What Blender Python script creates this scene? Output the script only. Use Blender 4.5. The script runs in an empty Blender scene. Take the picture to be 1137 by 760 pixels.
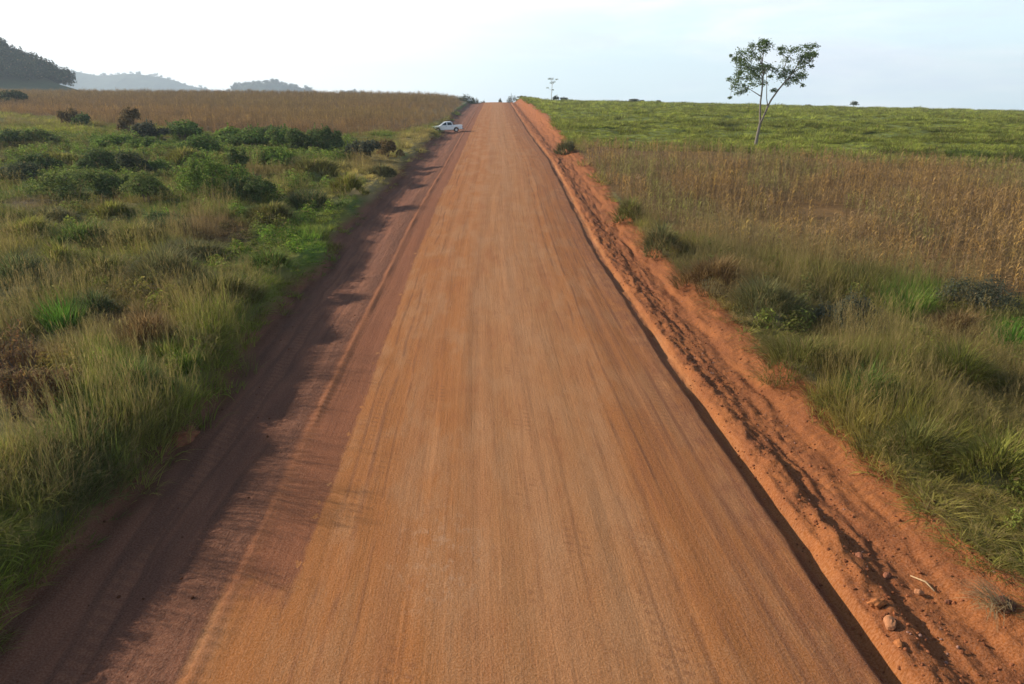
import bpy, bmesh, math, random
import numpy as np
from mathutils import Vector, Matrix

random.seed(7)
RNG = np.random.default_rng(11)
SC = bpy.context.scene
COL = SC.collection
PI = math.pi

# ------------------------------------------------------------------ camera numbers (survey of the photograph)
F = 821.0; PITCH = math.atan(270 / F); CAMZ = 8.62
CP, SP = math.cos(PITCH), math.sin(PITCH)


# ------------------------------------------------------------------ noise
def _h(ix, iy, s):
    n = (ix.astype(np.int64) * 374761393 + iy.astype(np.int64) * 668265263 + s * 974634777) & 0xFFFFFFFF
    n = ((n ^ (n >> 13)) * 1274126177) & 0xFFFFFFFF
    n = n ^ (n >> 16)
    return (n & 0xFFFFFF) / float(0xFFFFFF)


def vn(x, y, s=0):
    x = np.asarray(x, float); y = np.asarray(y, float)
    ix = np.floor(x); iy = np.floor(y); fx = x - ix; fy = y - iy
    fx = fx * fx * (3 - 2 * fx); fy = fy * fy * (3 - 2 * fy)
    a = _h(ix, iy, s); b = _h(ix + 1, iy, s); c = _h(ix, iy + 1, s); d = _h(ix + 1, iy + 1, s)
    return (a * (1 - fx) + b * fx) * (1 - fy) + (c * (1 - fx) + d * fx) * fy


def fbm(x, y, s=0, o=4):
    t = 0; a = .5
    for k in range(o):
        t = t + a * vn(np.asarray(x) * 2 ** k + 17.3 * k, np.asarray(y) * 2 ** k + 9.1 * k, s + k); a *= .5
    return t / (1 - .5 ** o)


def sst(a, b, x):
    t = np.clip((np.asarray(x, float) - a) / (b - a), 0, 1)
    return t * t * (3 - 2 * t)


# ------------------------------------------------------------------ terrain
_yy = np.arange(-80, 6000, 1.0)
_cx = np.interp(_yy, [-80, 9, 14, 18.5, 24, 33, 42, 52, 60, 76, 91, 127, 193, 300, 900, 6000],
                [4.4, .45, .2, 0, -.25, -.57, -.88, -1.06, -1.13, -1.32, -1.66, -2.6, -4.05, -6.25, -19, -120])
_zr = np.interp(_yy, [-80, 9, 15, 25, 37, 48, 57, 77, 91, 127, 193, 270, 300, 318, 350, 450, 700, 1500, 6000],
                [-.3, 0, .06, .25, .5, 1.0, 1.45, 2.2, 2.55, 3.2, 4.8, 6.55, 7.12, 7.2, 6.6, 2.5, -12, -70, -160])
_k = np.hanning(13); _k /= _k.sum()
_cx = np.convolve(np.pad(_cx, 6, mode='edge'), _k, 'valid'); _zr = np.convolve(np.pad(_zr, 6, mode='edge'), _k, 'valid')


def cx(y): return np.interp(y, _yy, _cx)
def zr(y): return np.interp(y, _yy, _zr)
def bankw(y): return 1 + .55 * sst(60, 150, y)
def edge_l(y): return -9.35 + 1.1 * (fbm(np.asarray(y) * .16, 3.3, 31, 4) - .5) * 2 * .75 - .6 * sst(60, 200, y)
def edge_r(y): return 5.5 + 3.15 * bankw(y) + 1.0 * (fbm(np.asarray(y) * .2, 8.3, 41, 4) - .5) * 2 * .6


def height(u, y):
    """ground height at lateral offset u from the road's centre line"""
    u = np.asarray(u, float); y = np.asarray(y, float)
    x = u + cx(y)
    z = zr(y) + 0 * u
    # ---- the carriageway
    z = z + .12 * (1 - np.clip(np.abs(u) / 5.5, 0, 1) ** 2)
    rut = (fbm(u * 2.2, y * .035, 5, 3) - .5) * .05 + (fbm(u * 5, y * .3, 6, 3) - .5) * .022
    z = z + rut * sst(6.2, 5.0, np.abs(u))
    # ---- left: berm, drop to verge, bank up to the field
    el = edge_l(y)
    lip = np.exp(-((u + 5.45) / .13) ** 2) * (.02 + .05 * vn(y * .5, 1, 3))
    lug = np.exp(-((u + 5.42) / .22) ** 2) * .018 * np.sin(2 * PI * (y + .25 * u) / .30) * sst(.3, .5, vn(y * .11, 5, 8)) * sst(40, 30, y)
    z = z + (lip + lug)
    zl = -.24 * sst(-5.6, -7.4, u) + .08 * sst(-7.6, el + .5, u)
    zl = zl + (fbm(u * 1.6, y * .10, 12, 4) - .5) * .16 * sst(-5.7, -6.6, u) * sst(-10, -8.6, u)
    zl = zl + (fbm(u * 3., y * 2.2, 13, 3) - .5) * .06 * sst(-5.5, -6.0, u)
    up = (1.0 - .2 * sst(30, 60, y)) * sst(el + .35, el - .9, u)
    z = z + zl + up
    # ---- right: ditch, clod ridge, terrace, bank
    bw = bankw(y); r = (u - 5.5) / bw; er = edge_r(y)
    dw = .34 * (fbm(y * .12, 2.2, 51, 5) - .5) + .10 * (fbm(y * .9, 4.2, 52, 3) - .5)
    dit = -.30 * (.42 + .58 * sst(45, 12, y)) * (.55 + .45 * sst(.3, .6, vn(y * .35, 6.1, 53)) + .25 * sst(14, 8, y)) * sst(-.22, .0, r + dw) * sst(.42, .16, r + dw) + (fbm(u * 6, y * 3., 17, 3) - .5) * .08 * sst(-.1, .1, r) * sst(1.4, .9, r)
    rid = np.exp(-((r - .66 + dw * 3) / .22) ** 2) * (.05 + .30 * (fbm(u * 2.2, y * 1.6, 14, 5) - .35)) * (.6 + .4 * sst(30, 10, y))
    clod = ((fbm(u * 3.6, y * .8, 15, 5) - .5) * .15 + (fbm(u * 6, y * 5, 19, 3) - .5) * .07) * sst(.2, .6, r) * sst(4.6, 3.2, r)
    gm = sst(.4, .65, vn(y * .13, 4.4, 16)) * sst(60, 20, y)
    groove = -.06 * gm * np.exp(-((r - 1.3 + dw * 4) / .12) ** 2) - .05 * np.exp(-((r - 2.1 + dw * 3) / .1) ** 2) + (fbm(u * 3.5, y * .5, 18, 4) - .5) * .12 * sst(.8, 1.2, r) * sst(4, 3, r)
    terr = -.05 * sst(.9, 1.3, r) + .05 * sst(1.9, 2.8, r)
    zrt = dit + rid + clod + groove + terr
    upr = (.3 + 1.3 * sst(70, 170, y)) * sst(1.0 + .6 * sst(80, 40, y), 3.3, r)
    z = z + zrt + upr
    # ---- fields
    T = sst(10, 300, y)
    outl = np.clip(el - u, 0, None); outr = np.clip(u - er, 0, None)
    z = z + T * (.9 * sst(0, 8, outl) + 1.6 * (1 - np.exp(-outl / 75.)))
    z = z - outr * .0205 * T * sst(0, 260, outr + 120) - 1.1 * sst(0, 12, outr) * sst(120, 280, y)
    z = z + (fbm(x * .12, y * .12, 21, 4) - .5) * .9 * sst(0, 6, outl + outr) * sst(400, 120, y) + (fbm(x * .16, y * .22, 23, 2) - .5) * 1.1 * sst(1, 6, outl) * sst(140, 100, y)
    z = z + (fbm(x * .28, y * .42, 22, 3) - .5) * 1.0 * sst(0, 6, outr) * sst(95, 120, y)
    # swale on the left and the wooded hill behind the far crop field
    z = z - .5 * sst(4, 30, outl) * sst(110, 50, y)
    bx = x + y; by = y - 640
    z = z + 60 * np.exp(-(bx / 232.) ** 8 - (by / 240.) ** 2) * sst(500, 640, y) * sst(1200, 900, y)
    z = z + 17 * np.exp(-((x + 430) / 190.) ** 2 - ((y - 580) / 160.) ** 2) * sst(400, 520, y) * sst(-60, -260, x)
    return z


def gz(x, y): return height(np.asarray(x) - cx(y), y)


def proj(x, y, z):
    x = np.asarray(x, float); dz = CAMZ - z
    zc = y * CP + dz * SP; v = dz * CP - y * SP
    return 568.5 + F * x / zc, 380 + F * v / zc, zc


def gp(px, py, ymax=900.):
    """ground point that the survey of the photograph gives for one of its pixels"""
    ys = np.concatenate([np.arange(3, 60, .25), np.arange(60, ymax, 1.0)])
    t = (px - 568.5) / F; s = (py - 380) / F
    zc = ys / (CP - s * SP)
    x = t * zc; zray = CAMZ - (s * zc * CP + zc * SP)
    g = gz(x, ys)
    k = np.argmax(g >= zray)
    if not (g >= zray).any(): k = len(ys) - 1
    return float(x[k]), float(ys[k]), float(g[k])


# ------------------------------------------------------------------ materials
def mat(name):
    m = bpy.data.materials.new(name); m.use_nodes = True
    nt = m.node_tree; nt.nodes.clear()
    return m, nt.nodes, nt.links


def simple(name, col, rough=.6, metal=0., var=.0, scale=8., spec=.4):
    m, N, L = mat(name)
    o = N.new('ShaderNodeOutputMaterial'); b = N.new('ShaderNodeBsdfPrincipled'); L.new(b.outputs[0], o.inputs[0])
    b.inputs['Roughness'].default_value = rough; b.inputs['Metallic'].default_value = metal
    b.inputs['Specular IOR Level'].default_value = spec
    n = N.new('ShaderNodeTexNoise'); n.inputs['Scale'].default_value = scale; n.inputs['Detail'].default_value = 5
    tc = N.new('ShaderNodeTexCoord'); L.new(tc.outputs['Object'], n.inputs['Vector'])
    r = N.new('ShaderNodeValToRGB'); L.new(n.outputs['Fac'], r.inputs[0])
    r.color_ramp.elements[0].position = .3; r.color_ramp.elements[1].position = .7
    r.color_ramp.elements[0].color = tuple(c * (1 - var) for c in col) + (1,)
    r.color_ramp.elements[1].color = tuple(min(1, c * (1 + var)) for c in col) + (1,)
    L.new(r.outputs[0], b.inputs['Base Color'])
    return m


def leafmat(name, col=None, trans=.35, dry=(0.27, 0.19, 0.08), rough=.8):
    """leaf surface: plant colour (per plant), own tone and dryness of each leaf; light passes through"""
    m, N, L = mat(name)
    o = N.new('ShaderNodeOutputMaterial')
    if col is None:
        c = N.new('ShaderNodeAttribute'); c.attribute_type = 'INSTANCER'; c.attribute_name = 'tint'; cs = c.outputs['Color']
    else:
        c = N.new('ShaderNodeRGB'); c.outputs[0].default_value = col + (1,); cs = c.outputs[0]
    t = N.new('ShaderNodeAttribute'); t.attribute_name = 'tone'
    d = N.new('ShaderNodeAttribute'); d.attribute_name = 'dry'
    mx = N.new('ShaderNodeMix'); mx.data_type = 'RGBA'
    L.new(d.outputs['Fac'], mx.inputs['Factor']); L.new(cs, mx.inputs['A']); mx.inputs['B'].default_value = dry + (1,)
    vm = N.new('ShaderNodeVectorMath'); vm.operation = 'SCALE'
    L.new(mx.outputs['Result'], vm.inputs[0]); L.new(t.outputs['Fac'], vm.inputs['Scale'])
    b = N.new('ShaderNodeBsdfPrincipled'); b.inputs['Roughness'].default_value = rough; b.inputs['Specular IOR Level'].default_value = .08
    L.new(vm.outputs[0], b.inputs['Base Color'])
    tr = N.new('ShaderNodeBsdfTranslucent'); L.new(vm.outputs[0], tr.inputs['Color'])
    ms = N.new('ShaderNodeMixShader'); ms.inputs[0].default_value = trans
    L.new(b.outputs[0], ms.inputs[1]); L.new(tr.outputs[0], ms.inputs[2]); L.new(ms.outputs[0], o.inputs[0])
    return m


class G:
    """little node-graph helper"""
    def __init__(s, N, L): s.N, s.L = N, L
    def attr(s, n, out='Vector'):
        a = s.N.new('ShaderNodeAttribute'); a.attribute_name = n; return a.outputs[out]
    def sep(s, v):
        n = s.N.new('ShaderNodeSeparateXYZ'); s.L.new(v, n.inputs[0]); return n.outputs
    def m(s, op, a, b=None, c=None, clamp=False):
        n = s.N.new('ShaderNodeMath'); n.operation = op; n.use_clamp = clamp
        for i, q in enumerate((a, b, c)):
            if q is None: continue
            if isinstance(q, (int, float)): n.inputs[i].default_value = q
            else: s.L.new(q, n.inputs[i])
        return n.outputs[0]
    def mul(s, v, xyz):
        n = s.N.new('ShaderNodeVectorMath'); n.operation = 'MULTIPLY'; s.L.new(v, n.inputs[0]); n.inputs[1].default_value = xyz; return n.outputs[0]
    def noise(s, v, scale=1., detail=4., rough=.55, dist=0.):
        n = s.N.new('ShaderNodeTexNoise'); s.L.new(v, n.inputs['Vector']); n.inputs['Scale'].default_value = scale
        n.inputs['Detail'].default_value = detail; n.inputs['Roughness'].default_value = rough; n.inputs['Distortion'].default_value = dist
        return n.outputs['Fac']
    def step(s, x, a, b):
        n = s.N.new('ShaderNodeMapRange'); n.interpolation_type = 'SMOOTHSTEP'
        s.L.new(x, n.inputs['Value']); n.inputs['From Min'].default_value = a; n.inputs['From Max'].default_value = b
        if a > b:
            n.inputs['From Min'].default_value = b; n.inputs['From Max'].default_value = a
            n.inputs['To Min'].default_value = 1; n.inputs['To Max'].default_value = 0
        return n.outputs[0]
    def mix(s, f, a, b, mode='MIX'):
        n = s.N.new('ShaderNodeMix'); n.data_type = 'RGBA'; n.blend_type = mode
        for k, q in (('Factor', f), ('A', a), ('B', b)):
            if isinstance(q, (int, float)): n.inputs[k].default_value = q
            elif isinstance(q, tuple): n.inputs[k].default_value = q + (1,)
            else: s.L.new(q, n.inputs[k])
        return n.outputs['Result']


def road_material():
    m, N, L = mat('red_laterite'); g = G(N, L)
    o = N.new('ShaderNodeOutputMaterial'); b = N.new('ShaderNodeBsdfPrincipled'); L.new(b.outputs[0], o.inputs[0])
    b.inputs['Roughness'].default_value = .95; b.inputs['Specular IOR Level'].default_value = .1
    P = g.attr('ruv'); u, v, _ = g.sep(P)
    wob = g.noise(g.mul(P, (.3, .12, 0)), 1, 3)
    wob2 = g.noise(g.mul(P, (1.5, .9, 0)), 1, 4)
    wob3 = g.noise(g.mul(P, (3., 1.6, 0)), 1, 5)
    uw = g.m('ADD', u, g.m('MULTIPLY', g.m('SUBTRACT', wob, .5), .9))
    uw2 = g.m('ADD', u, g.m('MULTIPLY', g.m('SUBTRACT', wob2, .5), .35))
    base = g.mix(g.noise(g.mul(P, (.5, .06, 0)), 1, 5), (.335, .118, .025), (.360, .140, .036))
    # pale worn middle and orange shoulders
    mid = g.m('MULTIPLY', g.step(uw, -2.2, -.2), g.step(uw, 3.2, 1.4))
    base = g.mix(g.m('MULTIPLY', mid, .75), base, (.375, .178, .076))
    for c, w in ((-1.0, .35), (.55, .4), (2.3, .3), (-2.6, .3)):
        d = g.m('ABSOLUTE', g.m('SUBTRACT', uw, c))
        base = g.mix(g.m('MULTIPLY', g.step(d, w * 1.6, 0.), g.m('MULTIPLY', wob, .5)), base, (.365, .185, .10))
    # grader streaks
    s1 = g.noise(g.mul(P, (4.2, .09, 0)), 1, 6, .68)
    s2 = g.noise(g.mul(P, (18., .22, 0)), 1, 4, .65)
    base = g.mix(g.m('MULTIPLY', g.step(s1, .52, .75), .42), base, (.190, .070, .028))
    base = g.mix(g.m('MULTIPLY', g.step(s2, .52, .8), .35), base, (.42, .20, .10))
    s5 = g.noise(g.mul(P, (.75, .22, 0)), 1, 6, .65)
    base = g.mix(g.m('MULTIPLY', g.step(s5, .45, .62), .55), base, (.39, .205, .105))
    base = g.mix(g.m('MULTIPLY', g.step(s5, .46, .32), .45), base, (.30, .098, .026))
    s4 = g.noise(g.mul(P, (2.6, 1.1, 0)), 1, 7, .7)
    base = g.mix(g.m('MULTIPLY', g.step(s4, .48, .72), .35), base, (.235, .088, .03))
    base = g.mix(g.m('MULTIPLY', g.step(s4, .46, .30), .30), base, (.43, .20, .085))
    for i, (c, wd_, am) in enumerate(((4.55, .045, .75), (4.1, .035, .6), (3.75, .06, .5), (3.2, .03, .65), (2.75, .04, .5), (2.2, .025, .4), (-3.9, .03, .5), (-3.5, .04, .55), (-3.05, .025, .4), (-2.2, .03, .3), (.2, .03, .25), (1.1, .03, .3))):
        wl = g.noise(g.mul(P, (.02, .045 + .007 * i, 0)), 1, 2); wk = g.noise(g.mul(P, (.7, .22 + .02 * i, 0)), 1, 4)
        dd = g.m('ABSOLUTE', g.m('SUBTRACT', g.m('ADD', u, g.m('MULTIPLY', g.m('SUBTRACT', wl, .5), .7)), c))
        base = g.mix(g.m('MULTIPLY', g.m('MULTIPLY', g.step(dd, wd_ * 2.2, wd_ * .5), g.step(wk, .38, .56)), am), base, (.135, .05, .02))
        tr_ = g.m('MULTIPLY', g.step(g.m('ABSOLUTE', g.m('SUBTRACT', dd, .16)), .12, .05), g.step(wk, .5, .65))
        lg = g.m('SINE', g.m('MULTIPLY', g.m('ADD', v, g.m('MULTIPLY', u, .4)), 24.))
        base = g.mix(g.m('MULTIPLY', g.m('MULTIPLY', tr_, g.step(lg, .1, .6)), .42), base, (.18, .065, .024))
    s3 = g.noise(g.mul(P, (9., .03, 0)), 1, 2, .5)
    right = g.step(uw, 2.4, 4.0)
    base = g.mix(g.m('MULTIPLY', g.m('MULTIPLY', g.step(s3, .5, .62), right), .4), base, (.15, .06, .03))
    base = g.mix(g.m('MULTIPLY', right, .25), base, (.25, .088, .030))
    # scuffed pale aggregate patch, tyre scuffs across
    pa = g.noise(g.mul(P, (5., 3.2, 0)), 1, 6, .7)
    cen = g.m('ADD', g.m('POWER', g.m('MULTIPLY', g.m('SUBTRACT', u, -1.7), .75), 2.), g.m('POWER', g.m('MULTIPLY', g.m('SUBTRACT', v, 12.4), .42), 2.))
    spot = g.m('MULTIPLY', g.step(cen, 1., 0.), g.step(pa, .50, .66))
    base = g.mix(g.m('MULTIPLY', spot, .55), base, (.44, .27, .18))
    # moist dark strip along the left shoulder, sharp grader edge; ends where vehicles turned across
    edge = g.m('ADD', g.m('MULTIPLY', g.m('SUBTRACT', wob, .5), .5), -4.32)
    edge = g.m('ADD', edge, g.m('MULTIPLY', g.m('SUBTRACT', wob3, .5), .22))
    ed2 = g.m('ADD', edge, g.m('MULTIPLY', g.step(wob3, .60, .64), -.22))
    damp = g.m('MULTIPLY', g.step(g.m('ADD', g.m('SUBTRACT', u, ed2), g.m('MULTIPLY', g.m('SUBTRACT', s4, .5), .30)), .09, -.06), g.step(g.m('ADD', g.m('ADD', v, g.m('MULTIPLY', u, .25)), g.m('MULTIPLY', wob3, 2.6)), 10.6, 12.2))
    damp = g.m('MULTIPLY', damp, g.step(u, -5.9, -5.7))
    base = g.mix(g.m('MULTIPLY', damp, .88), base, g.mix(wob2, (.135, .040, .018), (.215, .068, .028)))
    lipd = g.m('ABSOLUTE', g.m('ADD', u, 5.42))
    base = g.mix(g.m('MULTIPLY', g.step(lipd, .2, .05), .45), base, (.30, .11, .045))
    # reddish moist soil next to the right ditch
    rd = g.m('MULTIPLY', g.step(uw2, 4.3, 4.9), g.step(u, 5.75, 5.6))
    base = g.mix(g.m('MULTIPLY', rd, g.m('MULTIPLY', g.step(s4, .3, .65), .7)), base, (.18, .060, .026))
    # left verge: purple brown soil, part of its shade put into the colour
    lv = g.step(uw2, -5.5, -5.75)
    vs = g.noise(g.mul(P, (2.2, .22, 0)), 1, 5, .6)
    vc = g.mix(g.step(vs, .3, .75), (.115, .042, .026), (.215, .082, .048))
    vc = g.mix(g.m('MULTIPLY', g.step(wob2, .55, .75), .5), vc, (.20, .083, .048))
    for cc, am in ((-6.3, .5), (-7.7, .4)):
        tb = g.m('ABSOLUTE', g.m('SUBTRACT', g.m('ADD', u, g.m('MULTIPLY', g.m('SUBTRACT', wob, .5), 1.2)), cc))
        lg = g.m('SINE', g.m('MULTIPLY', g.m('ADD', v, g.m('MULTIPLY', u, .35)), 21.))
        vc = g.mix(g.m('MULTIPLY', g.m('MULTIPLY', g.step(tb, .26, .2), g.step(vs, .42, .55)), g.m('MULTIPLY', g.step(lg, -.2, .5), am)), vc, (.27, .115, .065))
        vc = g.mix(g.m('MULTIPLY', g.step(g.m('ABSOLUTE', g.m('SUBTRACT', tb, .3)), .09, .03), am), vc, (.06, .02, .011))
    vc = g.mix(g.m('MULTIPLY', g.step(uw2, -7.0, -6.2), .7), vc, g.mix(vs, (.085, .030, .016), (.150, .053, .026)))  # grass shadow painted on toward the berm as a darker brown
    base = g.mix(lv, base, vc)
    # right bank: fresh orange cut
    rb = g.step(uw2, 5.65, 5.95)
    bs = g.noise(g.mul(P, (1.2, .5, 0)), 1, 6, .65)
    bc = g.mix(g.step(bs, .3, .7), (.185, .056, .015), (.285, .098, .027))
    cl = g.noise(g.mul(P, (5., 4., 0)), 1, 4, .6)
    bc = g.mix(g.m('MULTIPLY', g.step(cl, .55, .75), .5), bc, (.125, .041, .014))
    for cc, am in ((7.25, .5), (8.0, .35)):
        tb = g.m('ABSOLUTE', g.m('SUBTRACT', g.m('ADD', u, g.m('MULTIPLY', g.m('SUBTRACT', wob, .5), 1.0)), cc))
        lg = g.m('SINE', g.m('MULTIPLY', g.m('SUBTRACT', v, g.m('MULTIPLY', u, .35)), 21.))
        bc = g.mix(g.m('MULTIPLY', g.m('MULTIPLY', g.step(tb, .24, .18), g.step(bs, .4, .52)), g.m('MULTIPLY', g.step(lg, -.2, .5), am)), bc, (.14, .045, .014))
    base = g.mix(rb, base, bc)
    base = g.mix(g.m('MULTIPLY', rb, .85), g.mix(1., base, (1.0, .93, .74), 'MULTIPLY'), g.mix(1., base, (1.04, .90, .50), 'MULTIPLY'))
    # grit
    gr = g.noise(g.mul(P, (1, 1, 0)), 26., 4, .7)
    base = g.mix(.6, base, g.mix(g.step(gr, .34, .66), g.mix(.5, base, (.10, .035, .018)), g.mix(.22, base, (.62, .42, .30))))
    base = g.mix(g.attr('veg', 'Fac'), base, g.mix(.35, g.attr('cover', 'Color'), (.06, .04, .02)))
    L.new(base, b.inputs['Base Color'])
    h1 = g.m('MULTIPLY', s1, .5); h2 = g.m('MULTIPLY', gr, .35); h3 = g.noise(g.mul(P, (1, 1, 0)), 7., 5, .65)
    hh = g.m('ADD', g.m('ADD', h1, h2), g.m('MULTIPLY', h3, g.m('ADD', .4, g.m('MULTIPLY', g.m('ADD', lv, rb), .9))))
    bp = N.new('ShaderNodeBump'); bp.inputs['Strength'].default_value = .8; bp.inputs['Distance'].default_value = .06
    L.new(hh, bp.inputs['Height']); L.new(bp.outputs[0], b.inputs['Normal'])
    return m


def ground_material():
    m, N, L = mat('field_soil_and_litter'); g = G(N, L)
    o = N.new('ShaderNodeOutputMaterial'); b = N.new('ShaderNodeBsdfPrincipled'); L.new(b.outputs[0], o.inputs[0])
    b.inputs['Roughness'].default_value = .95; b.inputs['Specular IOR Level'].default_value = .1
    P = g.attr('ruv'); c = g.attr('cover', 'Color')
    n1 = g.noise(P, .9, 6, .65); n2 = g.noise(g.mul(P, (.05, .12, 0)), 1, 5, .6); n3 = g.noise(P, 5., 4, .7)
    k = g.mix(g.step(n1, .3, .7), g.mix(.6, c, (.05, .035, .02)), c)
    k = g.mix(g.m('MULTIPLY', g.step(n3, .5, .7), .4), k, g.mix(.5, c, (.20, .14, .06)))
    k = g.mix(g.m('MULTIPLY', g.step(n2, .4, .7), .35), k, g.mix(.5, c, (.12, .12, .04)))
    L.new(k, b.inputs['Base Color'])
    bp = N.new('ShaderNodeBump'); bp.inputs['Strength'].default_value = .8; bp.inputs['Distance'].default_value = .25
    L.new(g.m('ADD', n1, g.m('MULTIPLY', n3, .5)), bp.inputs['Height']); L.new(bp.outputs[0], b.inputs['Normal'])
    return m


# ------------------------------------------------------------------ mesh helpers
def tag(o, label=None, cat=None, group=None, kind=None):
    if label: o['label'] = label
    if cat: o['category'] = cat
    if group: o['group'] = group
    if kind: o['kind'] = kind
    return o


def empty(name, loc, rz=0.):
    o = bpy.data.objects.new(name, None); o.location = loc; o.rotation_euler = (0, 0, rz); o.empty_display_size = .3
    COL.objects.link(o); return o


class MB:
    """mesh builder with tone / dryness per vertex"""
    def __init__(s): s.v = []; s.f = []; s.t = []; s.d = []
    def add(s, vs, fs, tone=1., dry=0.):
        b = len(s.v); s.v += [tuple(q) for q in vs]; s.f += [tuple(i + b for i in q) for q in fs]
        s.t += [tone] * len(vs); s.d += [dry] * len(vs)
    def blade(s, p, az, lean, length, w, curl, seg=4, tone=1., dry=0., tipdry=0.):
        ca, sa = math.cos(az), math.sin(az); x, y, z = p; a = lean; vs = []; st = length / seg
        sx, sy = -sa, ca
        for k in range(seg + 1):
            f = k / seg; ww = w * (1 - f ** 1.6) * (.6 + .4 * min(1, f * 4)) * .5
            if k == seg: vs.append((x, y, z))
            else: vs += [(x - sx * ww, y - sy * ww, z), (x + sx * ww, y + sy * ww, z)]
            x += math.sin(a) * ca * st; y += math.sin(a) * sa * st; z += math.cos(a) * st; a += curl / seg
        fs = [(2 * k, 2 * k + 1, 2 * k + 3, 2 * k + 2) for k in range(seg - 1)] + [(2 * seg - 2, 2 * seg - 1, 2 * seg)]
        b = len(s.v); s.v += vs; s.f += [tuple(i + b for i in q) for q in fs]
        for k in range(seg + 1):
            for _ in range(1 if k == seg else 2):
                s.t.append(tone); s.d.append(min(1, dry + tipdry * k / seg))
    def leaf(s, p, n, roll, l, w, tone=1., dry=0., fold=.25):
        n = Vector(n).normalized(); a = n.orthogonal().normalized(); a.rotate(Matrix.Rotation(roll, 3, n)); b = n.cross(a); p = Vector(p)
        vs = [p - a * l * .5, p + b * w * .5 + n * fold * w * .4, p + a * l * .5 - n * l * .12, p - b * w * .5 + n * fold * w * .4]
        s.add(vs, [(0, 1, 2), (0, 2, 3)], tone, dry)
    def tube(s, pts, rad, n=6, tone=1., dry=0.):
        vs = []; pts = [Vector(p) for p in pts]
        for i, p in enumerate(pts):
            d = (pts[min(i + 1, len(pts) - 1)] - pts[max(i - 1, 0)]).normalized()
            a = d.orthogonal().normalized() if i == 0 else (a - d * a.dot(d)).normalized()
            b = d.cross(a)
            for k in range(n):
                t = 2 * PI * k / n; vs.append(p + (a * math.cos(t) + b * math.sin(t)) * rad[i])
        fs = [(i * n + k, i * n + (k + 1) % n, (i + 1) * n + (k + 1) % n, (i + 1) * n + k) for i in range(len(pts) - 1) for k in range(n)]
        fs.append(tuple(range(n - 1, -1, -1))); fs.append(tuple((len(pts) - 1) * n + k for k in range(n)))
        s.add(vs, fs, tone, dry)
    def mesh(s, name, m, smooth=False):
        me = bpy.data.meshes.new(name); me.from_pydata(s.v, [], s.f)
        a = me.attributes.new('tone', 'FLOAT', 'POINT'); a.data.foreach_set('value', s.t)
        a = me.attributes.new('dry', 'FLOAT', 'POINT'); a.data.foreach_set('value', s.d)
        me.materials.append(m)
        if smooth: me.polygons.foreach_set('use_smooth', [True] * len(me.polygons))
        me.update(); return me
    def build(s, name, m, parent=None, smooth=False, loc=None):
        o = bpy.data.objects.new(name, s.mesh(name, m, smooth)); COL.objects.link(o)
        if parent: o.parent = parent
        if loc is not None: o.location = loc
        return o


R = random.uniform

# ------------------------------------------------------------------ ground cover colours (what grows where)
PAL = {k: np.array(v) for k, v in dict(
    olive=(.150, .150, .040), green=(.105, .180, .034), lush=(.105, .215, .025), yellow=(.245, .260, .042), brown=(.200, .108, .048),
    purple=(.150, .088, .066), straw=(.360, .280, .125), grey=(.140, .136, .070), blue=(.068, .105, .046), crop=(.300, .140, .052),
    cropy=(.310, .215, .066), pasture=(.185, .225, .052), dark=(.035, .050, .024)).items()}


def zone(px, py, rx, ry, kind, amount=1.):
    c = gp(px, py); a = gp(px - rx, py); b = gp(px + rx, py); n = gp(px, py + ry); f = gp(px, py - ry)
    return (c[0], (n[1] + f[1]) / 2, abs(b[0] - a[0]) / 2, abs(f[1] - n[1]) / 2, PAL[kind], amount, (f[0] - n[0]) / max(.1, f[1] - n[1]))


ZONES = [zone(*a) for a in [
    (235, 258, 70, 16, 'purple', .9), (35, 228, 55, 9, 'purple', .8), (120, 232, 60, 6, 'brown', .5), (150, 365, 55, 22, 'brown', .9), (170, 330, 70, 14, 'brown', .6),
    (40, 305, 60, 16, 'blue', .5), (240, 325, 60, 22, 'blue', .45), (60, 262, 60, 9, 'yellow', .5), (130, 285, 90, 9, 'yellow', .35),
    (330, 285, 45, 30, 'lush', .6), (370, 250, 40, 20, 'yellow', .55), (300, 262, 25, 12, 'lush', .4), (405, 195, 75, 30, 'straw', .85), (450, 165, 35, 18, 'straw', .9), (330, 215, 60, 14, 'straw', .6),
    (310, 180, 70, 16, 'green', .6), (60, 540, 75, 60, 'blue', .75), (60, 480, 60, 18, 'green', .5), (20, 430, 60, 45, 'brown', .9),
    (120, 397, 22, 12, 'lush', .5), (200, 400, 30, 12, 'lush', .4), (40, 150, 60, 12, 'yellow', .6), (150, 178, 90, 8, 'green', .5), (30, 195, 60, 10, 'green', .4),
    (1010, 338, 42, 22, 'lush', .95), (1122, 378, 26, 26, 'lush', .95), (940, 312, 30, 8, 'blue', .6), (905, 420, 40, 22, 'blue', .4), (970, 415, 30, 25, 'green', .6), (1010, 400, 40, 40, 'yellow', .35),
    (700, 245, 18, 30, 'blue', .5), (800, 300, 60, 25, 'grey', .8), (880, 340, 70, 30, 'grey', .6), (1050, 500, 90, 70, 'yellow', .45), (1090, 440, 60, 40, 'straw', .45), (820, 330, 60, 30, 'brown', .3),
    (1080, 560, 60, 40, 'straw', .4), (660, 215, 14, 20, 'yellow', .5)]]


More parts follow.
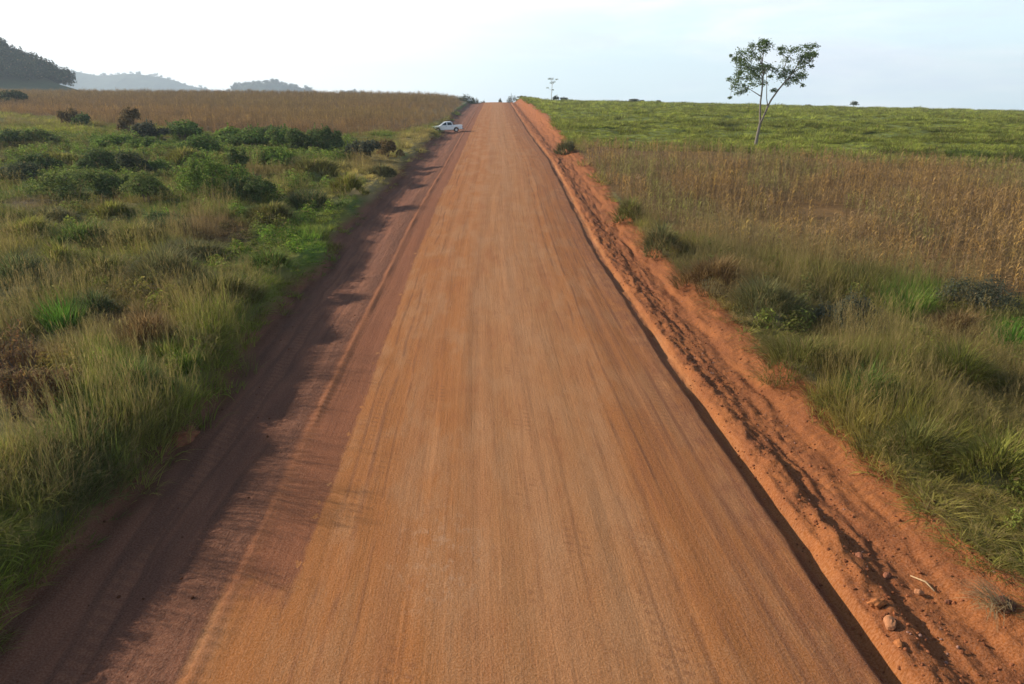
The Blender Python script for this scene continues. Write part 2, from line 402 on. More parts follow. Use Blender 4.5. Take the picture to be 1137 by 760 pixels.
def wild_tint(x, y):
    n = fbm(x * .10, y * .07, 61, 4); n2 = fbm(x * .35, y * .25, 62, 3); n3 = fbm(x * .05 + 9, y * .04, 63, 3)
    c = PAL['olive'] + 0 * np.asarray(x)[:, None]
    def mixin(w, k, c): w = np.clip(w, 0, 1)[:, None]; return c * (1 - w) + PAL[k] * w
    c = mixin(sst(.42, .62, n) * .8, 'green', c); c = mixin(sst(.55, .38, n) * .6, 'grey', c)
    c = mixin(sst(.58, .75, n2) * .6, 'brown', c); c = mixin(sst(.55, .7, n3) * .5, 'yellow', c); c = mixin(sst(.60, .8, 1 - n2) * .5, 'straw', c)
    c = np.where(((x - cx(y)) > 0)[:, None], c * .45 + .55 * (np.array((.275, .215, .085)) * (.8 + .4 * n2[:, None])), c)
    for zx, zy, rx, ry, p, am, sk in ZONES:
        dy = (y - zy) / max(ry, .4); dx = (x - zx - sk * (y - zy)) / max(rx, .4)
        d = np.sqrt(dx * dx + dy * dy) + (n2 - .5) * .9
        w = (am * sst(1.15, .55, d))[:, None]; c = c * (1 - w) + p * w
    return c


def poly_of(pts): return np.array([gp(*p)[:2] for p in pts])


def inside(poly, x, y):
    r = np.zeros(len(x), bool); j = len(poly) - 1
    for i in range(len(poly)):
        xi, yi = poly[i]; xj, yj = poly[j]
        r ^= ((yi > y) != (yj > y)) & (x < (xj - xi) * (y - yi) / (yj - yi + 1e-9) + xi); j = i
    return r


_l = [gp(-60, 122), gp(0, 127), gp(60, 131), gp(130, 141), gp(200, 149), gp(290, 154), gp(370, 154), gp(440, 149), gp(468, 141)]
CROP_L = np.array([q[:2] for q in _l] + [(-13.5, 170), (-16.5, 250), (-19, 330), (-60, 420), (-330, 430), (-420, 330)])
_r = [gp(640, 170), gp(664, 198), gp(696, 226), gp(735, 254), gp(790, 274), gp(860, 292), gp(930, 304), gp(1000, 312), gp(1137, 332), gp(1300, 350)]
_rf = [gp(1300, 199), gp(1137, 190), gp(1000, 182), gp(843, 173), gp(740, 168), gp(660, 163)]
CROP_R = np.array([q[:2] for q in _r + _rf])
PAST_NEAR = np.array([q[:2] for q in reversed(_rf)])


def region(x, y):
    """0 wild grass, 1 dried crop, 2 pasture"""
    r = np.zeros(len(x), int)
    u = x - cx(y)
    lim = np.interp(x, PAST_NEAR[:, 0], PAST_NEAR[:, 1])
    r[(u > 8) & (y > lim + .5)] = 2
    jx = (fbm(x * .25, y * .25, 71, 3) - .5) * 3
    r[inside(CROP_L, x + jx, y + jx)] = 1; r[inside(CROP_R, x + jx * .6, y + jx * .6)] = 1
    r[(r == 0) & (y > 300)] = 2
    r[(u < 0) & (y > 345) & (r == 1)] = 1
    return r


def cover(x, y):
    r = region(x, y); c = wild_tint(x, y)
    n = fbm(x * .06, y * .035, 81, 4)[:, None]; n2 = fbm(x * .5, y * .2, 82, 3)[:, None]
    crop = PAL['crop'] * (1 - n) + PAL['cropy'] * n; crop = crop * (.45 + .3 * n2)
    past = PAL['pasture'] * (.7 + .6 * n2) * (1 - .25 * n) + .25 * n * PAL['yellow']
    c = np.where((r == 1)[:, None], crop, c); c = np.where((r == 2)[:, None], past, c)
    c = np.where(((y > 440) | ((x < -210) & (y > 400)))[:, None], np.array((.075, .10, .035)) * (.7 + .6 * n2), c)
    return c


# ------------------------------------------------------------------ ground and road sheets
def ramp(vals):
    out = []
    for a, b, s in vals: out.append(np.arange(a, b, s))
    return np.concatenate(out)


ys = ramp([(-60, 3, 3.), (3, 8, .15), (8, 22, .055), (22, 34, .10), (34, 50, .2), (50, 90, .4), (90, 180, .9), (180, 330, 1.6), (330, 460, 5), (460, 900, 14), (900, 2000, 60), (2000, 4101, 150)])
ur = ramp([(-11, -9, .12), (-9, -5.9, .07), (-5.9, -5.0, .035), (-5, 4.8, .14), (4.8, 7.2, .045), (7.2, 10, .09), (10, 13.01, .25)])
ul = -11 - np.concatenate([[0], np.cumsum(.35 * 1.085 ** np.arange(86))]); ul = ul[ul > -7000]
urr = 13. + np.concatenate([[0], np.cumsum(.35 * 1.085 ** np.arange(86))]); ur[-1] = 13.; ur[0] = -11.


def sheet(name, us_list, m, with_cover):
    V = []; Fc = []; UV = []; b = 0
    for us in us_list:
        U, Y = np.meshgrid(us, ys); X = U + cx(Y); Z = height(U, Y)
        V.append(np.stack([X, Y, Z], -1).reshape(-1, 3)); UV.append(np.stack([U, Y, 0 * U], -1).reshape(-1, 3))
        n = len(us); i, j = np.meshgrid(np.arange(n - 1), np.arange(len(ys) - 1))
        q = (j * n + i).ravel() + b; Fc.append(np.stack([q, q + 1, q + 1 + n, q + n], -1)); b += len(us) * len(ys)
    V = np.concatenate(V); Fc = np.concatenate(Fc); UV = np.concatenate(UV)
    me = bpy.data.meshes.new(name); me.vertices.add(len(V)); me.vertices.foreach_set('co', V.astype(np.float32).ravel())
    me.loops.add(len(Fc) * 4); me.loops.foreach_set('vertex_index', Fc.ravel().astype(np.int32))
    me.polygons.add(len(Fc)); me.polygons.foreach_set('loop_start', np.arange(0, len(Fc) * 4, 4, dtype=np.int32))
    me.update(calc_edges=True); me.validate()
    a = me.attributes.new('ruv', 'FLOAT_VECTOR', 'POINT')
    a.data.foreach_set('vector', (np.concatenate([V[:, :2], 0 * V[:, :1]], 1) if with_cover else UV).astype(np.float32).ravel())
    if not with_cover:
        el, er = edge_l(UV[:, 1]), edge_r(UV[:, 1])
        vg = np.maximum(sst(.1, -.5, UV[:, 0] - el), sst(-.1, .5, UV[:, 0] - er))
        a = me.attributes.new('veg', 'FLOAT', 'POINT'); a.data.foreach_set('value', vg.astype(np.float32))
    if True:
        c = np.concatenate([cover(V[:, 0], V[:, 1]), np.ones((len(V), 1))], 1)
        a = me.attributes.new('cover', 'FLOAT_COLOR', 'POINT'); a.data.foreach_set('color', c.astype(np.float32).ravel())
    me.polygons.foreach_set('use_smooth', [True] * len(me.polygons))
    me.materials.append(m)
    o = bpy.data.objects.new(name, me); COL.objects.link(o); return o


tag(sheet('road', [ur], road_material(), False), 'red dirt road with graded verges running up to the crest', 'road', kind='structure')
tag(sheet('ground', [ul[::-1], urr], ground_material(), True), 'rolling farmland ground under the grass and crops', 'ground', kind='structure')

# ------------------------------------------------------------------ plant prototypes
PROTO = bpy.data.collections.new('plant_prototypes')


def proto_set(name, meshes):
    c = bpy.data.collections.new(name)
    for i, me in enumerate(meshes):
        o = bpy.data.objects.new('%s_%02d' % (name, i), me); c.objects.link(o)
    return c


M_GRASS = leafmat('grass_blades', None, .48)
M_MAIZE = leafmat('dry_maize_leaf', None, .34, (.270, .180, .098))


def grass_clump(n, rad, h0, h1, w, heads, dry, seg=4, lean=.35, curl=1.1, m=None):
    b = MB()
    for k in range(n):
        r = rad * math.sqrt(R(0, 1)); t = R(0, 2 * PI); az = t + R(-.9, .9)
        L = R(h0, h1) * (1 - .25 * r / rad)
        dr = R(.3, 1) if R(0, 1) < dry else R(0, .12)
        b.blade((r * math.cos(t), r * math.sin(t), -.08), az, R(.02, lean) + .2 * r / rad, L, w * R(.7, 1.3), R(.3, curl), seg, R(.6, 1.35), dr, R(0, .35))
    for k in range(heads):
        r = rad * R(0, .9); t = R(0, 2 * PI); az = R(0, 2 * PI); L = R(h1 * .85, h1 * 1.3); ln = R(.02, .25)
        p = Vector((r * math.cos(t), r * math.sin(t), 0)); d = Vector((math.sin(ln) * math.cos(az), math.sin(ln) * math.sin(az), math.cos(ln)))
        b.blade(p, az, ln, L, w * .45, .25, 3, R(.8, 1.2), R(.5, .9))
        q = p + d * L * .96
        for j in range(5): b.blade(q - d * .05 * j, az + R(-1.6, 1.6), R(.2, 1.0), R(.10, .22), w * .55, .8, 2, R(.8, 1.3), R(.6, 1.))
    return b


def maize(h, n, seg=4):
    b = MB(); lean = R(-.06, .06); tw = R(0, PI); dr0 = R(.1, .9)
    b.tube([(0, 0, -.1), (lean * h * .4, 0, h * .5), (lean * h, .02, h)], [.018, .014, .008], 3, R(.7, 1.1), .6)
    for k in range(n):
        z = h * (.12 + .78 * k / n) + R(-.05, .05); az = tw + (k % 2) * PI + R(-.5, .5)
        b.blade((lean * z, 0, z), az, R(.35, .9), R(.55, .95), R(.055, .085), R(1.2, 2.6), seg, R(.65, 1.3), min(1, max(0, dr0 + R(-.35, .35))))
    for k in range(5): b.blade((lean * h, .02, h - .03), R(0, 2 * PI), R(.1, .7), R(.2, .36), .014, .7, 2, R(.9, 1.2), R(.6, 1))
    return b


def maize_patch(k):
    b = MB()
    for i in range(k):
        m = maize(R(1.6, 2.2), 6, 2); ox, oy = R(-1.1, 1.1), R(-.7, .7); bb = len(b.v)
        b.v += [(x + ox, y + oy, z) for x, y, z in m.v]; b.f += [tuple(q + bb for q in f) for f in m.f]; b.t += m.t; b.d += m.d
    return b


def leafy(n, rad, h, l):
    b = MB()
    for k in range(n):
        t = R(0, 2 * PI); e = math.acos(R(0, 1)); rr = R(.65, 1.05)
        p = Vector((rad * rr * math.sin(e) * math.cos(t), rad * rr * math.sin(e) * math.sin(t), h * rr * math.cos(e)))
        nn = Vector((math.sin(e) * math.cos(t) + R(-.6, .6), math.sin(e) * math.sin(t) + R(-.6, .6), .5 + R(-.3, .9)))
        b.leaf(p, nn, R(0, 2 * PI), l * R(.6, 1.3), l * R(.35, .6), R(.6, 1.4), R(0, .3) if R(0, 1) < .85 else R(.4, .9))
    return b


P_TALL = proto_set('tall_clump', [grass_clump(34, .36, .5, 1.2, .046, 2, .1, 5, .7, 2.4).mesh('tall_clump', M_GRASS), grass_clump(40, .4, .5, 1.3, .016, 16, .45, 4, .8, 1.5).mesh('tall_clump', M_GRASS)] + [grass_clump(64, .36, .55, 1.25, .021, 5, .16, 4, .6, 1.7).mesh('tall_clump', M_GRASS) for _ in range(4)])
P_STRAW = proto_set('straw_clump', [grass_clump(50, .36, .55, 1.3, .021, 9, .3, 4, 1.0, 2.4).mesh('straw_clump', M_GRASS) for _ in range(4)])
P_LOW = proto_set('low_clump', [grass_clump(60, .38, .28, .6, .026, 0, .05, 3, .6).mesh('low_clump', M_GRASS) for _ in range(3)])
P_LEAFY = proto_set('leafy_clump', [leafy(130, .55, .8, .17).mesh('leafy_clump', M_GRASS) for _ in range(3)])
P_PAST = proto_set('pasture_clump', [grass_clump(70, .75, .5, 1.0, .06, 0, .08, 3, .7, 1.5).mesh('pasture_clump', M_GRASS) for _ in range(3)])
P_FAR = proto_set('coarse_clump', [grass_clump(52, .6, .8, 1.5, .05, 2, .12, 3, .5).mesh('coarse_clump', M_GRASS) for _ in range(3)])
P_MAIZE = proto_set('maize_plant', [maize(R(1.5, 2.1), 9).mesh('maize_plant', M_MAIZE) for _ in range(6)])
P_MPATCH = proto_set('maize_patch', [maize_patch(7).mesh('maize_patch', M_MAIZE) for _ in range(5)])


def stuff(name, coll, nvar, pts, scale, tint, label, cat, tilt=.12, flat=None):
    """one object: a scatter of plants standing on the ground"""
    n = len(pts); me = bpy.data.meshes.new(name); me.vertices.add(n); me.vertices.foreach_set('co', np.asarray(pts, np.float32).ravel())
    def at(nm, ty, key, arr):
        a = me.attributes.new(nm, ty, 'POINT'); a.data.foreach_set(key, np.asarray(arr, np.float32).ravel() if ty != 'INT' else np.asarray(arr, np.int32))
    sc = np.asarray(scale)
    if sc.ndim == 1: sc = np.stack([sc, sc, sc * RNG.uniform(.8, 1.2, n)], -1)
    at('sc', 'FLOAT_VECTOR', 'vector', sc)
    at('rot', 'FLOAT_VECTOR', 'vector', np.stack([RNG.normal(0, tilt, n), RNG.normal(0, tilt, n), RNG.uniform(0, 2 * PI, n)], -1))
    at('idx', 'INT', 'value', RNG.integers(0, nvar, n))
    at('tint', 'FLOAT_COLOR', 'color', np.concatenate([np.clip(tint * (np.array((1.22, 1.24, .82)) if cat in ('grass', 'weeds') else np.array((1.2, 1.27, .98)) if cat == 'crop' else np.array((1.0, 1.08, .86))), .005, .8), np.ones((n, 1))], 1))
    o = bpy.data.objects.new(name, me); COL.objects.link(o)
    ng = bpy.data.node_groups.new(name + '_scatter', 'GeometryNodeTree')
    ng.interface.new_socket('Geometry', in_out='INPUT', socket_type='NodeSocketGeometry'); ng.interface.new_socket('Geometry', in_out='OUTPUT', socket_type='NodeSocketGeometry')
    N, L = ng.nodes, ng.links
    gi = N.new('NodeGroupInput'); go = N.new('NodeGroupOutput'); ip = N.new('GeometryNodeInstanceOnPoints'); ci = N.new('GeometryNodeCollectionInfo')
    ci.inputs['Collection'].default_value = coll; ci.inputs['Separate Children'].default_value = True; ci.inputs['Reset Children'].default_value = True
    def na(nm, ty):
        a = N.new('GeometryNodeInputNamedAttribute'); a.data_type = ty; a.inputs['Name'].default_value = nm; return a.outputs['Attribute']
    L.new(gi.outputs[0], ip.inputs['Points']); L.new(ci.outputs[0], ip.inputs['Instance']); ip.inputs['Pick Instance'].default_value = True
    L.new(na('idx', 'INT'), ip.inputs['Instance Index']); L.new(na('rot', 'FLOAT_VECTOR'), ip.inputs['Rotation']); L.new(na('sc', 'FLOAT_VECTOR'), ip.inputs['Scale'])
    L.new(ip.outputs[0], go.inputs[0])
    md = o.modifiers.new('scatter', 'NODES'); md.node_group = ng
    return tag(o, label, cat, kind='stuff')


def scatter(x0, x1, y0, y1, spacing):
    nx = max(1, int((x1 - x0) / spacing)); ny = max(1, int((y1 - y0) / spacing))
    X, Y = np.meshgrid(np.linspace(x0, x1, nx), np.linspace(y0, y1, ny))
    X = X.ravel() + RNG.uniform(-.6, .6, X.size) * spacing; Y = Y.ravel() + RNG.uniform(-.6, .6, Y.size) * spacing
    zc = Y * CP + 5; keep = np.abs(X) < .80 * zc + 5
    return X[keep], Y[keep]


def bands(spec, side):
    xs = []; yl = []
    for y0, y1, sp in spec:
        w = .80 * (y1 * CP + 5) + 8
        x, y = scatter(-w, 0, y0, y1, sp) if side < 0 else scatter(0, w, y0, y1, sp)
        xs.append(x); yl.append(y)
    return np.concatenate(xs), np.concatenate(yl)


BUSHY = []     # (x, y, r) of the shrubs, so that grass thins out inside them


def wild(side):
    x, y = bands([(4, 24, .27), (24, 42, .38), (42, 75, .55), (75, 130, .8), (130, 200, 1.2)], side)
    u = x - cx(y); r = region(x, y)
    e = edge_l(y) if side < 0 else edge_r(y)
    j = RNG.normal(0, .22, len(x))
    ok = ((u < e + j) if side < 0 else (u > e - j)) & (r == 0) & ~((side < 0) & (y > 50) & (RNG.uniform(0, 1, len(x)) < .3))
    x, y, u, e = x[ok], y[ok], u[ok], e[ok]
    d = np.abs(u - e); k = np.ones(len(x), bool)
    for qx, qy, qr in CLEAR: k &= (x - qx) ** 2 + ((y - qy + .5) / 1.8) ** 2 > qr * qr
    return x[k], y[k], d[k]


GM = 'rounded mounds of tall grass in the fallow'
MOUND_L = [
    (185, 318, 90, 34, 'grey', 'widest grey green grass mound, behind the brown hollow on the left'),
    (244, 334, 76, 26, 'olive', 'dark olive grass mound closest to the left road verge'),
    (120, 316, 80, 30, 'olive', 'olive grass mound right behind the vivid green tussock'),
    (22, 322, 70, 36, 'dark', 'dark blue green grass mound cut by the left edge'),
    (70, 302, 60, 24, 'yellow', 'yellow topped grass mound behind the dark one at the left edge'),
    (215, 292, 70, 22, 'grey', 'low grey grass mound in front of the purple brown dry patch'),
    (150, 276, 70, 22, 'olive', 'olive grass mound left of the purple brown dry patch'),
    (90, 272, 64, 22, 'green', 'green grass mound in the row above the yellow topped one'),
    (32, 266, 60, 20, 'yellow', 'pale yellow green mound near the left edge, above the olive ones'),
    (185, 262, 44, 18, 'dark', 'small dark mound touching the purple brown patch'),
    (300, 300, 50, 20, 'green', 'fresh green mound beside the bright strip along the verge'),
    (165, 385, 70, 30, 'brown', 'reddish brown dead grass mound in the hollow on the left'),
    (208, 388, 50, 20, 'olive', 'shaggy olive mound hanging over the left verge'),
    (110, 352, 40, 22, 'dark', 'dark mound to the right of the vivid green tussock'),
    (150, 440, 80, 30, 'green', 'broad green mound in front of the yellow tussocks'),
    (60, 250, 60, 14, 'grey', 'thin grey mound at the far side of the near fallow'),
    (300, 245, 50, 16, 'olive', 'olive mound right of the purple brown patch'),
    (125, 243, 54, 14, 'yellow', 'yellow green mound below the long row of shrubs'),
    (345, 232, 44, 18, 'dark', 'dark mound between shrubs and the bright verge strip'),
    (385, 215, 40, 18, 'yellow', 'sunny yellow mound near the straw grass by the verge'),
    (350, 195, 50, 16, 'olive', 'olive mound among the straw grass left of the road'),
    (70, 184, 60, 12, 'yellow', 'bright yellow green mound between shrubs at the far left'),
    (205, 182, 50, 12, 'yellow', 'long yellow mound behind the broad sunlit shrub'),
    (135, 182, 44, 12, 'green', 'small green mound in the middle of the far shrubs'),
    (424, 197, 36, 9, 'grey', 'grey straw mound close to the left verge below the truck')]
GR2 = 'mounds of weeds and grass on the right bank'
MOUND_R = [
    (628, 172, 20, 16, 'grey', 'grey green mound on the rim of the orange bank where pasture meets crop'),
    (698, 246, 26, 28, 'olive', 'olive weed mound at the road side corner of the right crop'),
    (735, 282, 44, 32, 'grey', 'grey weed mound just up the bank from the corner of the crop'),
    (790, 322, 70, 40, 'brown', 'brownish shaggy mound on the right bank below the crop front'),
    (850, 352, 80, 46, 'grey', 'large grey weed mound on the right bank, left of the bright green patch'),
    (890, 420, 90, 50, 'olive', 'big dark olive mound above the bank edge on the right'),
    (960, 450, 80, 44, 'green', 'green mound right of the big dark olive one'),
    (1060, 430, 90, 46, 'yellow', 'straw yellow mound below the vivid tussock at the right edge'),
    (1010, 515, 90, 50, 'olive', 'olive mound hanging over the bank at the right, near the camera'),
    (1100, 535, 90, 56, 'yellow', 'pale dry mound at the right edge nearest the camera'),
    (1060, 375, 60, 34, 'brown', 'brown mound between the two bright green tussocks')]
CLEAR = [gp(a, b)[:2] + (q,) for a, b, q in ((12, 436, 1.3), (34, 440, 1.2), (70, 462, .7), (20, 470, 1.2), (48, 466, 1.), (72, 366, .8), (120, 412, .6), (188, 400, .4), (208, 412, .5), (1005, 352, .9), (1120, 392, .9))]
for a in MOUND_L + MOUND_R:
    q = gp(a[0], a[1]); CLEAR.append((q[0], q[1] + .5, a[2] / 2 / (F / proj(*q)[2]) * .72))
TALLS, STRAWS, LOWS, FARS = [], [], [], []
for side in (-1, 1):
    x, y, d = wild(side)
    c = wild_tint(x, y) * RNG.uniform(.75, 1.3, (len(x), 1)); z = gz(x, y)
    n = fbm(x * .28, y * .28, 91, 3); n2 = fbm(x * .09, y * .09, 92, 3)
    sz = (.22 + 1.25 * sst(.28, .75, n)) * (.82 + .18 * sst(0, 1.2, d)) * (.6 + .6 * n2) * np.where(y > 60, .8, .95) * (1.05 if side > 0 else 1.); sx = .85 + .35 * n
    s = np.stack([sx, sx, sz * RNG.uniform(.75, 1.25, len(x))], -1)
    lowz = (side < 0) & (y > 33) & (y < 66) & (d < 6.5 - .05 * (y - 33)) if side < 0 else np.zeros(len(x), bool)
    straw = (c[:, 0] > c[:, 1] * 1.25) & ~lowz
    far = (y > 60) & ~lowz
    k = RNG.uniform(0, 1, len(x))
    lowm = (lowz | (k < .22)) & ~far
    P = np.stack([x, y, z], -1)
    for lst, msk in ((LOWS, lowm | (lowz & far)), (FARS, far & ~straw & ~lowz), (STRAWS, straw & ~lowm), (TALLS, ~straw & ~far & ~lowm)):
        lst.append((P[msk], s[msk], c[msk]))


def cat3(l): return [np.concatenate([q[i] for q in l]) for i in range(3)]


p, s, c = cat3(TALLS); stuff('tall_grass', P_TALL, 6, p, s, c, 'tall olive green grass covering the banks beside the road', 'grass')
p, s, c = cat3(STRAWS); stuff('straw_grass', P_STRAW, 4, p, s * np.where(p[:, 1] > 60, 1.25, 1.)[:, None] * np.array((1, 1, .85)), c, 'tall dry straw coloured grass with feathery seed heads', 'grass')
p, s, c = cat3(LOWS); stuff('short_grass', P_LOW, 3, p, s * 1.1, c * 1.1, 'short bright green grass along the left road verge', 'grass')
p, s, c = cat3(FARS); stuff('rough_grass', P_FAR, 3, p, s * np.where(p[:, 1] > 110, 1.3, 1.)[:, None] * np.array((1, 1, .6)), c, 'rough mixed grass of the fallow ground farther up the road', 'grass')

# dried crop, right field: single plants in rows
x, y = bands([(25, 75, .50), (75, 130, .75)], 1)
ok = inside(CROP_R, x, y); x, y = x[ok], y[ok]
gap = fbm(x * .2, y * .3, 101, 3); ok = gap > .30; x, y = x[ok], y[ok]
n = fbm(x * .06, y * .05, 102, 4)[:, None]; n2 = fbm(x * .3, y * .12, 103, 3)[:, None]
c = (PAL['crop'] * (1 - n) + PAL['cropy'] * n); w = sst(.46, .62, n2) * .8; c = c * (1 - w) + np.array((.17, .185, .048)) * w; c = c * 1.32 * RNG.uniform(.7, 1.35, (len(x), 1))
far_r = sst(70, 110, y)[:, None] * .45; c = c * (1 - far_r) + np.array((.27, .145, .068)) * far_r
edge = .42 + .52 * fbm(x * .15, y * .4, 104, 3)
stuff('dried_crop', P_MAIZE, 6, np.stack([x, y, gz(x, y)], -1), edge * RNG.uniform(.85, 1.15, len(x)), c, 'dried brown maize crop standing on the right of the road', 'crop', .08)

# dried crop, left far field
x, y = bands([(85, 170, 1.25), (170, 260, 1.7), (260, 420, 2.4)], -1)
ok = inside(CROP_L, x, y) | ((y > 345) & (y < 420) & (x < -22) & (x > -330)); ok &= y < 425 - 75 * sst(-110, -230, x); x, y = x[ok], y[ok]
n = fbm(x * .03, y * .02, 112, 4)[:, None]; n2 = fbm(x * .03, y * .25, 113, 3)[:, None]
c = (PAL['crop'] * (1 - n) + PAL['cropy'] * n) * (.35 + 1.3 * fbm(x * .016 + y * .006, y * .16, 114, 4)[:, None])
fy = sst(150, 260, y)[:, None] * .75; c = c * (1 - fy) + np.array((.215, .150, .062)) * (.7 + .6 * fbm(x * .02, y * .1, 115, 3)[:, None]) * fy
nr = sst(150, 105, y)[:, None] * .7; c = c * (1 - nr) + np.array((.270, .125, .064)) * nr
c = c * RNG.uniform(.55, 1.5, (len(x), 1))
stuff('brown_crop', P_MPATCH, 5, np.stack([x, y, gz(x, y)], -1), RNG.uniform(.5, .85, len(x)) * (1 + .35 * sst(150, 300, y)) * (.55 + .45 * sst(13, 27, -(x - cx(y)))), c, 'wide field of dried brown crop beyond the shrubs on the left', 'crop', .03)

# green pasture on the right
x, y = bands([(55, 140, .95), (140, 220, 1.5), (220, 420, 2.3)], 1)
ok = (region(x, y) == 2) & (x - cx(y) > edge_r(y) + .3); x, y = x[ok], y[ok]
n = fbm(x * .22, y * .35, 121, 4); n2 = fbm(x * .05, y * .06, 122, 3)[:, None]
ok = n > .12; x, y, n, n2 = x[ok], y[ok], n[ok], n2[ok]
c = PAL['pasture'] * (.75 + .5 * n2); w = sst(.5, .75, n)[:, None] * .5; c = c * (1 - w) + np.array((.165, .21, .05)) * w; c *= np.array((1.12, 1.02, 1.)) * RNG.uniform(.5, 1.6, (len(x), 1)) * (.7 + .6 * fbm(x * .5, y * .25, 123, 2))[:, None]
s = (.42 + 1.35 * sst(.35, .8, n)) * (1 + .5 * sst(150, 300, y))
stuff('pasture_grass', P_PAST, 3, np.stack([x, y, gz(x, y)], -1), np.stack([s * 1.3, s * 1.1, s * .8], -1), c, 'lumpy green pasture rising to the skyline on the right', 'grass', .05)

# ------------------------------------------------------------------ shrubs
M_LEAF = {k: leafmat('leaf_' + k, v, .4) for k, v in dict(
    green=(.110, .175, .036), dark=(.090, .132, .038), bright=(.150, .225, .036), vine=(.140, .180, .045), rusty=(.175, .118, .050), dusk=(.055, .075, .036), grey=(.075, .085, .055)).items()}
M_BARK = simple('grey_bark', (.17, .14, .11), .9, 0, .35, 9.)
M_TWIG = simple('brown_twig', (.12, .085, .055), .9, 0, .3, 9.)


def lobes(rx, ry, h, n, seed):
    rs = random.Random(seed); L = [(0, 0, h * .45, rx * .62, ry * .62, h * .5)]
    for k in range(n):
        t = rs.uniform(0, 2 * PI); q = rs.uniform(.4, .98); s = rs.uniform(.22, .5)
        L.append((rx * q * math.cos(t), ry * q * math.sin(t), h * rs.uniform(.15, .66), rx * s, ry * s, h * rs.uniform(.18, .40)))
    return L


def foliage_mb(rx, ry, h, seed, n=1500, l=.16, nl=7):
    rs = random.Random(seed); Ls = lobes(rx, ry, h, nl, seed); b = MB()
    wts = [a[3] * a[5] for a in Ls]
    while len(b.f) < n * 2:
        a = rs.choices(Ls, wts)[0]
        t = rs.uniform(0, 2 * PI); ct = rs.uniform(-.35, 1); st = math.sqrt(1 - ct * ct); q = rs.uniform(.6, 1.05) + .1 * math.sin(5 * t + 4 * ct + seed)
        d = Vector((st * math.cos(t), st * math.sin(t), ct)); p = Vector((a[0] + a[3] * q * d.x, a[1] + a[4] * q * d.y, a[2] + a[5] * q * d.z))
        if p.z < 0: p.z = rs.uniform(0, .25)
        nn = d + Vector((rs.uniform(-.7, .7), rs.uniform(-.7, .7), rs.uniform(-.3, .8)))
        b.leaf(p, nn, rs.uniform(0, 2 * PI), l * rs.uniform(.6, 1.5), l * rs.uniform(.4, .7), rs.uniform(.55, 1.45), rs.uniform(0, .15) if rs.random() < .93 else rs.uniform(.3, .8))
    # shoots that break the outline
    for k in range(int(n / 500)):
        a = rs.choices(Ls, wts)[0]; t = rs.uniform(0, 2 * PI); e = rs.uniform(0, .9)
        p0 = Vector((a[0] + a[3] * math.sin(e) * math.cos(t), a[1] + a[4] * math.sin(e) * math.sin(t), a[2] + a[5] * math.cos(e)))
        d = Vector((math.sin(e) * math.cos(t), math.sin(e) * math.sin(t), math.cos(e) + .5)).normalized(); ln = rs.uniform(.15, .4) * h ** .5
        for j in range(7):
            b.leaf(p0 + d * ln * j / 6, (rs.uniform(-1, 1), rs.uniform(-1, 1), rs.uniform(.1, 1)), rs.uniform(0, 6.3), l * rs.uniform(.6, 1.1), l * .45, rs.uniform(.7, 1.4), 0)
    return b


def stems_mb(rx, h, seed, n=5):
    rs = random.Random(seed + 99); b = MB()
    for k in range(n):
        t = rs.uniform(0, 2 * PI); r = rs.uniform(.2, .6) * rx
        b.tube([(.1 * math.cos(t), .1 * math.sin(t), -.1), (r * .5 * math.cos(t), r * .5 * math.sin(t), h * .4), (r * math.cos(t), r * math.sin(t), h * .75)], [.05, .035, .015], 5)
    return b


def shrub(px, py, wpx, hpx, kind, label, group=None, name='shrub', depth=.8, l=None):
    x, y, z = gp(px, py); s = F / proj(x, y, z)[2]; rx = wpx / 2 / s; h = hpx / s * 1.22
    t = empty(name, (x, y, z - .05)); tag(t, label, 'shrub', group)
    seed = int(px * 7 + py * 13)
    l = l or min(.6, max(.14, .0036 * y)); n = int(min(4200, max(500, 36. * rx * (h + rx * depth) / (l * l) * .55)))
    foliage_mb(rx, rx * depth, h, seed, n, l).build('foliage', M_LEAF[kind], t)
    stems_mb(rx, h, seed).build('stem', M_TWIG, t)
    return t


